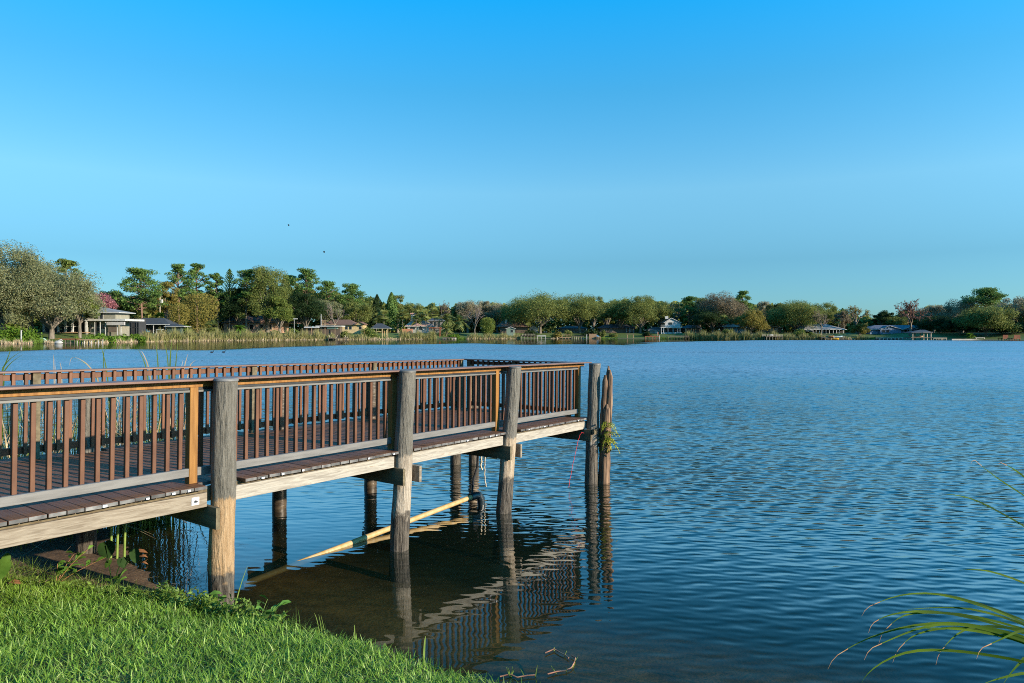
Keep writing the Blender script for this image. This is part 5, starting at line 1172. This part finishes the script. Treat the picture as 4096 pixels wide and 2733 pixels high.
# rowing boat hull: real lofted shape
def boat(px, Y, L_, label, m, zb=.05, name='rowing_boat', ang=0.0):
    x = xat(px, Y); t = thing(name, (x, Y, zb), label, 'boat'); secs = []
    for u in np.linspace(0, 1, 9):
        w = .62*math.sin(math.pi*min(.5, .08 + u*.62)) if u < .75 else .62*(1 - ((u-.75)/.25)**2*.92); zk = .0 + .28*max(0, u-.7)**1.5; top = .42 + .22*u*u; xx = (u-.5)*L_
        secs.append([(xx,-w,top),(xx,-w*.75,zk+.12),(xx,0,zk),(xx,w*.75,zk+.12),(xx,w,top)])
    ca_, sa_ = math.cos(ang), math.sin(ang); mb = MB(); V_ = [(x+a*ca_-b*sa_, Y+a*sa_+b*ca_, zb+c) for s_ in secs for a,b,c in s_]; Fs = []
    for i in range(8):
        for k in range(4): Fs.append((i*5+k, (i+1)*5+k, (i+1)*5+k+1, i*5+k+1))
    Fs.append((0,1,2,3,4)); mb.poly(V_, Fs, False); mb.build('hull', m, t)
    sb = MB()
    for u in (-.2, .12): sb.box(x+u*L_-.12, x+u*L_+.12, Y-.5, Y+.5, zb+.36, zb+.40)
    sb.build('bench', D_pale, t); return t
boat(1800, float(shore(1800))+1.2, 6.0, 'grey rowing boat drawn up by the small jetty right of the pergola', sm('grey_hull', (.22,.22,.23)))
# houses behind the twin oaks
g = House('house', 'long house with a red-brown roof and tall chimney behind the spreading oak', 2050, 30); g.box('wall', W_brown, 2000, 2110, 1308, 1340, 0, 9, floor=True); g.hip(R_brown, 1985, 2115, 1307, 1285, 2010, 2080, -1, 10, trim=W_brown); ch = g.box('chimney', W_white, 2020, 2028, 1279, 1297, 2, 3.4)
g = House('shed', 'small grey-green gabled shed below the red-brown roof', 2042, 14, 'shed'); g.box('wall', W_green, 2026, 2060, 1316, 1342, 0, 4, floor=True); g.gable(R_pale, 2022, 2064, 1315, 1307, W_green, -.5, 4.5); g.win(2044, 2052, 1319, 1330)
g = House('house', 'small white gabled house between the two spreading oaks', 2135, 34); g.box('wall', W_white, 2118, 2152, 1312, 1338, 0, 8, floor=True); g.gable(R_brown, 2112, 2158, 1312, 1300, W_white, -.8, 8)
g.win(2125, 2133, 1316, 1326)
g = House('house', 'grey house half hidden behind the oak with fanned trunk', 2290, 40); g.box('wall', W_grey, 2240, 2345, 1312, 1338, 0, 8, floor=True); g.hip(R_dark, 2230, 2355, 1314, 1304, 2265, 2320, -.8, 9, trim=W_brown)
for p in (2250, 2300, 2325): g.win(p, p+10, 1316, 1327)
g = House('house', 'brown house with a porch of slim posts beneath the shadowy oak', 2500, 30); g.box('wall', W_brown, 2400, 2540, 1310, 1340, 0, 8, floor=True); g.hip(R_dark, 2392, 2548, 1312, 1298, 2420, 2510, -1.2, 9, trim=W_brown); g.posts((2505, 2518, 2534), 1311, None, W_white, -1, .2)
for p in (2415, 2440, 2522): g.win(p, p+9, 1316, 1328)
# white balcony house
g = House('house', 'white two-storey gabled house with a railed balcony over a porch', 2690, 24); g.box('wall', W_white, 2660, 2722, 1290, 1337, 0, 9, floor=True); g.gable(R_brown, 2655, 2726, 1291, 1272, W_white, -.6, 9, pk=2686, trim=W_white)
g.win(2674, 2688, 1290, 1299); g.box('chimney', W_white, 2661, 2673, 1265, 1276, 3, 4.2)
b_ = g.box('balcony', W_white, 2643, 2729, 1308.5, 1311.5, -3, 0); rb = MB(); rb.box(g.X(2644,-3), g.X(2729,-3), g.Y-3, g.Y-2.94, g.Z(1301,-3), g.Z(1301,-3)+.09)
for p in np.linspace(2644, 2728.5, 26): rb.box(g.X(p,-3)-.03, g.X(p,-3)+.03, g.Y-2.99, g.Y-2.95, g.Z(1308.5,-3), g.Z(1301,-3))
rb.build('balustrade', W_white, b_); g.posts((2645, 2654, 2672, 2692, 2711, 2720), 1311, None, W_white, -2.7, .25); g.box('porch_shade', G_shade, 2662, 2720, 1315, 1330, -.3, -.004); g.box('low_wall', W_white, 2646, 2728, 1330, 1336, -2.5, -2.3, floor=True)
g = House('garage', 'white garage wing left of the balcony house', 2625, 24, 'garage'); g.box('wall', W_grey, 2598, 2644, 1320, 1338, 0, 7, floor=True); g.box('door', W_white, 2620, 2631, 1323, 1337, -.15, -.004); g.hip(R_dark, 2592, 2656, 1320, 1308, 2610, 2640, -.8, 8)
g = House('house', 'low brown house with bright posts right of the balcony house', 2770, 28); g.box('wall', W_brown, 2740, 2800, 1312, 1340, 0, 8, floor=True); g.hip(R_dark, 2732, 2808, 1312, 1300, 2752, 2790, -1, 9, trim=W_brown); g.posts((2743, 2765, 2775, 2783), 1313, None, W_yel, -.8, .3)
g = House('house', 'low grey house with a pale roof edge behind the tall reeds', 2940, 34); g.box('wall', W_grey, 2900, 2985, 1308, 1340, 0, 8, floor=True); g.hip(R_grey, 2890, 2995, 1307, 1295, 2915, 2960, -1, 9)
g.win(2925, 2935, 1312, 1324); g.win(2950, 2960, 1312, 1324)
g = House('house', 'dark low house with a white roof edge behind the rounded golden tree', 3085, 30); g.box('wall', W_brown, 3050, 3125, 1308, 1340, 0, 8, floor=True); g.gable(R_dark, 3015, 3130, 1311, 1297, W_brown, -1, 9, pk=3052, trim=W_white)
g.win(3080, 3090, 1314, 1324); g.win(3100, 3112, 1314, 1326)
# grey-roofed porch house
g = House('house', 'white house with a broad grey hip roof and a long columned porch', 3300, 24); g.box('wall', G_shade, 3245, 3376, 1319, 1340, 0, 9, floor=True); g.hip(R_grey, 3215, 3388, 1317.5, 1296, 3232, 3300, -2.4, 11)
g.posts((3252, 3264, 3277, 3291, 3304, 3317, 3333, 3346, 3357, 3373), 1318, None, W_white, -1.9, .26); g.box('low_wall', W_white, 3250, 3376, 1334, 1340, -1.7, -1.5, floor=True); g.gable(R_grey, 3222, 3254, 1324, 1318, W_white, -3, 2)
# blue house
g = House('house', 'blue-grey house with white-trimmed gables behind the reddish bare tree', 3575, 24); g.box('wall', W_blue, 3480, 3690, 1318, 1342, 0, 9, floor=True); g.hip(R_blue, 3462, 3700, 1317, 1301, 3500, 3660, -1, 11, trim=W_white); g.gable(R_blue, 3515, 3612, 1318, 1303, W_blue, -2.2, 8, pk=3560, trim=W_white); g.gable(R_blue, 3612, 3678, 1317, 1306, W_blue, -2, 8, pk=3645, trim=W_white)
g.box('gable_wall', W_blue, 3522, 3604, 1318, 1342, -1.6, -.004, floor=True)
for p in (3528, 3545): g.win(p, p+11, 1320, 1330, -1.6)
for p in (3617, 3632, 3648, 3662): g.win(p, p+11, 1320, 1331)
g.box('low_fence', W_white, 3604, 3672, 1335, 1341, -3, -2.85, floor=True)
# ---- docks
def dock(px0, px1, py_top, label, m_deck, m_leg, back=-3, n_leg=5, width=3, rails=None, name='dock', drop=None):
    pc = (px0+px1)/2; Y = float(shore(pc)) + back; zt = zat(py_top, Y); x0, x1 = xat(px0,Y), xat(px1,Y); t = thing(name, ((x0+x1)/2, Y, zt), label, 'dock')
    db_ = MB(); e = np.arange(x0, x1, .22)
    for a in e: db_.box(a, min(a+.2, x1), Y, Y+width, zt-.05, zt)
    db_.build('deck', m_deck, t); MB().box(x0, x1, Y-.05, Y-.002, zt-.28, zt-.02).build('rim', m_deck, t); MB().box(x0, x1, Y+width+.002, Y+width+.05, zt-.28, zt-.02).build('rim', m_deck, t)
    for p in np.linspace(x0+.2, x1-.2, n_leg):
        for yy in (Y+.15, Y+width-.15): MB().tube([(p,yy,-1.2),(p,yy,zt-.052)], .11, 8).build('leg', m_leg, t)
    if rails:
        for (a, b, py) in rails:
            xa, xb = xat(a,Y), xat(b,Y); z1 = zat(py,Y); rb_ = MB(); rb_.box(xa,xb,Y+.1,Y+.16,z1-.08,z1)
            rb_.box(xa,xb,Y+.11,Y+.15,(zt+z1)/2-.04,(zt+z1)/2+.04)
            for q in np.linspace(xa, xb, max(3, int((xb-xa)/1.1))): rb_.box(q-.05,q+.05,Y+.08,Y+.18,zt,z1+.03)
            rb_.build('railing', m_leg, t)
    return t
dock(240, 300, 1355, 'dark weathered inner part of the orange-topped dock below the columned porch', D_red, D_dark, -7, 4, 2.4)
dock(304, 396, 1357.5, 'orange-topped dock with white legs below the columned porch', D_wood, W_white, -8, 4, 2.2)
# swan-shaped pedal boat
Y_ = float(shore(235)) - 6; sx_ = xat(236, Y_); sw = thing('pedal_boat', (sx_, Y_, 0), 'white pedal boat with an orange top tied at the end of the orange-topped dock', 'boat'); hb = MB()
hb.tube([(sx_-1.1,Y_,.25),(sx_-.7,Y_,.3),(sx_+.5,Y_,.3),(sx_+1.0,Y_,.28)], [.25,.5,.5,.15], 10); hb.tube([(sx_-.5,Y_,.6),(sx_+.2,Y_,.9),(sx_+.6,Y_,1.1),(sx_+.95,Y_,.85)], [.22,.25,.2,.1], 8); hb.build('hull', W_white, sw)
MB().box(sx_-.9, sx_+.1, Y_-.4, Y_+.4, 1.25, 1.36).build('canopy', sm('orange_canvas', (.55,.18,.05)), sw); MB().tube([(sx_-.8,Y_,.5),(sx_-.8,Y_,1.25)], .05, 6).build('canopy_post', W_white, sw)
g = House('boat_cover', 'upturned boat under a pale green cover on the lawn beside the drooping oak', 160, 6, 'boat'); hb = MB(); hb.tube([(g.x-2.0,g.Y,g.g+.15),(g.x-1.2,g.Y,g.g+.45),(g.x,g.Y,g.g+.55),(g.x+1.2,g.Y,g.g+.45),(g.x+2.0,g.Y,g.g+.15)], [.15,.5,.55,.5,.15], 10); hb.build('cover', sm('pale_green_cover', (.30,.48,.40)), g.t)
g = House('marker_post', 'white post standing in the low green bushes at the water', 85, .5, 'post'); g.posts((85,), 1322, 1366, W_white, 0, .22, 'shaft'); g.box('cap', W_white, 83.6, 86.4, 1320, 1322, -.14, .14)
dock(1312, 1388, 1352, 'old grey dock with slanting timber chairs in front of the reeds', D_dark, D_dark, -6, 5, 3)
for i, (p, lb) in enumerate(((1322, 'slanting timber chair at the near end of the old grey dock'), (1344, 'slanting timber chair in the middle of the old grey dock'), (1386, 'slanting timber chair at the far end of the old grey dock'))):
    Yc_ = float(shore(1350)) - 5; xc = xat(p, Yc_); zc = zat(1352, Yc_); t = thing('deck_chair', (xc, Yc_, zc), lb, 'chair', 'chairs on the old grey dock')
    s_ = 1 if i != 1 else -1; MB().beam((xc-.3*s_,Yc_,zc+.3),(xc+.4*s_,Yc_,zc+.42),.55,.06).build('seat', D_pale, t); MB().beam((xc-.3*s_,Yc_,zc+.25),(xc-.7*s_,Yc_,zc+1.15),.55,.06).build('backrest', D_pale, t)
    for a in (-.25, .35):
        for b in (-.22, .22): MB().box(xc+a*s_-.04, xc+a*s_+.04, Yc_+b-.04, Yc_+b+.04, zc, zc+.29).build('leg', D_pale, t)
dock(1770, 1822, 1350, 'small grey jetty with mooring posts beside the rowing boat', D_dark, D_pale, -2.5, 5, 2)
dock(2085, 2150, 1343, 'dark dock with thin mooring poles joined to the white dock', D_dark, D_pale, -6, 6, 3, [(2090,2140,1336)])
dock(2149, 2184, 1343.5, 'white braced dock below the large spreading oak', W_white, W_white, -7, 3, 3, [(2150,2183,1341)])
dock(2238, 2285, 1349, 'low tan dock, first of the brown docks', D_wood, D_wood, -3, 5, 3, [(2250,2280,1338)])
dock(2286, 2335, 1344, 'dark roofless boat slip between the tan dock and the brown crate', D_dark, D_pale, -5, 6, 3)
g = House('dock_box', 'brown slatted timber enclosure on the shore beside the brown docks', 2370, -2, 'enclosure'); 
for k in range(7): g.box('slat', D_wood, 2356, 2386, 1336+k*3, 1338.4+k*3, 0, .1)
g.posts((2357, 2371, 2385), 1335, 1358, D_wood, .2, .2, 'post'); g.box('wall', D_dark, 2356.5, 2385.5, 1337, 1356, .3, 2.4)
g = House('mooring_post', 'white-topped mooring post left of the slatted enclosure', 2346, -4, 'post'); g.posts((2347,), 1340, 1362, W_white, 0, .35, 'shaft'); g.box('cap', W_white, 2344.6, 2349.4, 1338.5, 1340, -.3, .3)
dock(2386, 2404, 1347, 'short orange jetty at the end of the slatted enclosure', D_wood, D_wood, -2, 3, 3)
g = House('boat_tarp', 'blue tarpaulin over a boat behind the slatted enclosure', 2388, 3, 'boat'); hb = MB(); hb.tube([(g.x-1.2,g.Y,g.g+.5),(g.x,g.Y,g.g+1.0),(g.x+1.2,g.Y,g.g+.5)], [.3,.7,.3], 8); hb.build('cover', sm('blue_tarpaulin', (.05,.17,.30)), g.t)
g = House('garden_bench', 'dark bench with orange legs on the lawn under the shadowy oak', 2521, 4, 'bench'); g.box('seat', D_dark, 2505, 2537, 1335, 1338, 0, .6); g.posts((2510, 2533), 1338, None, D_wood, .3, .3, 'leg')
dock(2580, 2638, 1345, 'red-orange dock with chairs in front of the white garage', D_red, D_red, -4, 5, 3)
for p, lb in ((2603, 'red slatted chair on the red-orange dock, wider of two'), (2619, 'red slatted chair on the red-orange dock, narrower of two')):
    Yc_ = float(shore(2610)) - 3; xc = xat(p, Yc_); zc = zat(1345, Yc_); t = thing('lounge_chair', (xc, Yc_, zc), lb, 'chair', 'red chairs on the red-orange dock'); w_ = .5 if p == 2603 else .4
    MB().beam((xc-w_,Yc_,zc+.3),(xc+w_,Yc_,zc+.42),.6,.07).build('seat', D_red, t); MB().beam((xc-w_,Yc_,zc+.3),(xc-w_*1.5,Yc_,zc+1.0),.6,.07).build('backrest', D_red, t)
    for a in (-.8, .8): MB().box(xc+a*w_-.05, xc+a*w_+.05, Yc_-.25, Yc_+.25, zc, zc+.29).build('leg', D_red, t)
g = House('flag', 'small red and white flag on a pole beside the red chairs', 2632, -2, 'flag'); g.posts((2630,), 1328, 1346, W_white, 0, .09, 'pole'); g.box('cloth', D_red, 2630.6, 2634, 1329, 1341, 0, .03)
g = House('mooring_post', 'orange-banded mooring post right of the red-orange dock', 2640, -5, 'post'); g.posts((2638,), 1342, 1362, W_white, 0, .3, 'shaft'); g.box('cap', D_red, 2636, 2640, 1340.5, 1342, -.2, .2)
dock(2670, 2758, 1347, 'long low grey dock below the balcony house', D_dark, D_dark, -5, 8, 2.2, [(2682,2756,1343)])
dock(3065, 3130, 1346, 'railed grey dock among the reeds below the broad round oak', D_dark, D_pale, -4, 6, 3, [(3050,3062,1338),(3070,3130,1338)])
g = House('upturned_boat', 'small white upturned boat on the railed grey dock', 3085, -2, 'boat'); hb = MB(); zt_ = zat(1343, g.Y); hb.tube([(g.x-.9,g.Y,zt_),(g.x-.4,g.Y,zt_+.2),(g.x+.4,g.Y,zt_+.2),(g.x+.9,g.Y,zt_)], [.12,.4,.4,.12], 10); hb.build('hull', W_white, g.t)
dock(3285, 3332, 1349, 'black dock with tall poles below the grey-roofed porch house', R_dark, D_dark, -4, 5, 3, [(3288,3330,1337)])
dock(3332, 3381, 1347, 'pale wooden dock beside the black dock with tall poles', D_pale, D_dark, -6, 5, 3)
boat(3341, float(shore(3341))-8, 3.0, 'yellow kayak floating below the pale wooden dock', sm('yellow_hull', (.60,.33,.02)), .0, 'kayak')
boat(3325, float(shore(3325))-2, 2.6, 'orange kayak lying on the black dock', sm('orange_hull', (.60,.22,.02)), 1.05, 'kayak')
boat(3352, float(shore(3352))-3.5, 4.0, 'pale blue boat on the pale wooden dock', sm('pale_blue_hull', (.30,.48,.58)), 1.0, 'rowing_boat')
# seawall, boat shelter, right-hand docks
g = House('seawall', 'low concrete seawall with evenly spaced piers below the blue house', 3580, -1, 'seawall'); g.box('coping', D_grey, 3505, 3660, 1351, 1354, 0, 1.2); g.box('footing', D_dark, 3506, 3659, 1354, 1362, .3, 1)
for p in np.arange(3518, 3655, 15.3): g.box('pier', D_grey, p, p+2.6, 1353, 1361, -.5, -.004)
g = House('boat_shelter', 'open boat shelter with a dark hip roof on pale posts over a dock', 3700, -6, 'shelter'); g.hip(R_dark, 3646, 3733, 1330.5, 1319.5, 3680, 3700, -1.5, 5, trim=R_dark); g.posts((3651, 3695, 3709, 3724), 1331, 1360, D_pale, -.8, .3, 'post'); g.posts((3660, 3681, 3720), 1331, 1358, D_pale, 4, .3, 'post'); g.box('platform', D_dark, 3645, 3732, 1350, 1352.5, -1.2, 4.5)
g.box('gable_end', R_grey, 3692, 3731, 1328.2, 1330, -1.62, -1.52)
boat(3674, g.Y+1.5, 4.4, 'tan boat lifted under the dark-roofed shelter', sm('tan_hull', (.50,.36,.22)), zat(1349, g.Y+1.5), 'motor_boat')
dock(3733, 3788, 1351.5, 'pale bare dock running out from the boat shelter', D_pale, D_pale, -8, 6, 3)
g = House('retaining_wall', 'low pale retaining wall under the dark trees', 3860, -1, 'wall'); g.box('masonry', D_grey, 3808, 3980, 1356, 1361, 0, 1)
g = House('park_bench', 'pale long bench at the water below the round olive oak', 3915, 3, 'bench'); g.box('seat', D_grey, 3902, 3940, 1350.5, 1352.5, 0, .6); g.posts((3905, 3937), 1352, None, D_grey, .3, .3, 'leg')
dock(4012, 4082, 1352, 'red-brown dock with slatted seats at the dark end of the shore', D_red, D_red, -3, 6, 3)
g = House('slatted_screen', 'red-brown slatted screen on the dock, left one', 4022, -2.5, 'screen')
for k in range(6): g.box('slat', D_red, 4012+k*3.6, 4014.4+k*3.6, 1340, 1352, 0, .12)
g.box('rail', D_red, 4012, 4033, 1344, 1345.5, .13, .2)
g = House('slatted_screen', 'red-brown slatted screen on the dock, right one', 4068, -2.5, 'screen')
for k in range(7): g.box('slat', D_red, 4057+k*3.6, 4059.4+k*3.6, 1340, 1352, 0, .12)
g.box('rail', D_red, 4057, 4082, 1344, 1345.5, .13, .2)
# utility pole, swimmers of the sky and lake
g = House('utility_pole', 'wooden utility pole with a white transformer among the trees', 640, 38, 'pole'); g.posts((640,), 1180, None, D_pale, 0, .3, 'shaft'); g.box('transformer', W_white, 642, 648, 1198, 1212, -.4, .4); g.box('crossarm', D_pale, 632, 648, 1184, 1186, -.15, .15)
g = House('lamp_post', 'slim post with two white lamp heads behind the reeds', 1177, 6, 'lamp'); g.posts((1177,), 1276, None, W_white, 0, .14, 'shaft'); g.box('lamp_head', W_white, 1173, 1189, 1274, 1277.5, -.2, .2)
M_bird = sm('dark_feather', (.015,.015,.017))
for px, py, Y, lb, s_ in ((1155, 903, 150, 'small dark bird high in the sky above the pines', .26), (1297, 1010, 140, 'small dark bird lower in the sky above the flat-topped pine', .3)):
    c_ = from_px(px, py, Y); b_ = MB(); b_.tube([c_ + Vector((-s_*.5,0,-.05)), c_ + Vector((-s_*.15,0,0)), c_ + Vector((s_*.2,0,.03)), c_ + Vector((s_*.45,0,.06))], [.02,.11,.10,.03], 8)
    for sg in (-1, 1): b_.poly([c_ + Vector((-.12,0,.02)), c_ + Vector((.16,0,.03)), c_ + Vector((.05,sg*s_*.8,.28)), c_ + Vector((-.15,sg*s_*1.0,.22))], [(0,1,2,3)])
    o = b_.build('bird', M_bird, loc=c_); tag(o, lb, 'bird')
for px, py, lb in ((847, 1411.5, 'dark duck swimming on the lake, left of two'), (894, 1411, 'dark duck swimming on the lake, right of two')):
    Y = EYE*F/(py-HY); c_ = Vector((xat(px,Y), Y, .06)); b_ = MB(); b_.tube([c_ + Vector((-.28,0,.06)), c_ + Vector((-.1,0,.02)), c_ + Vector((.12,0,.02)), c_ + Vector((.22,0,.10)), c_ + Vector((.26,0,.22)), c_ + Vector((.36,0,.22))], [.02,.11,.10,.05,.055,.02], 8); o = b_.build('duck', M_bird, loc=c_); tag(o, lb, 'duck')
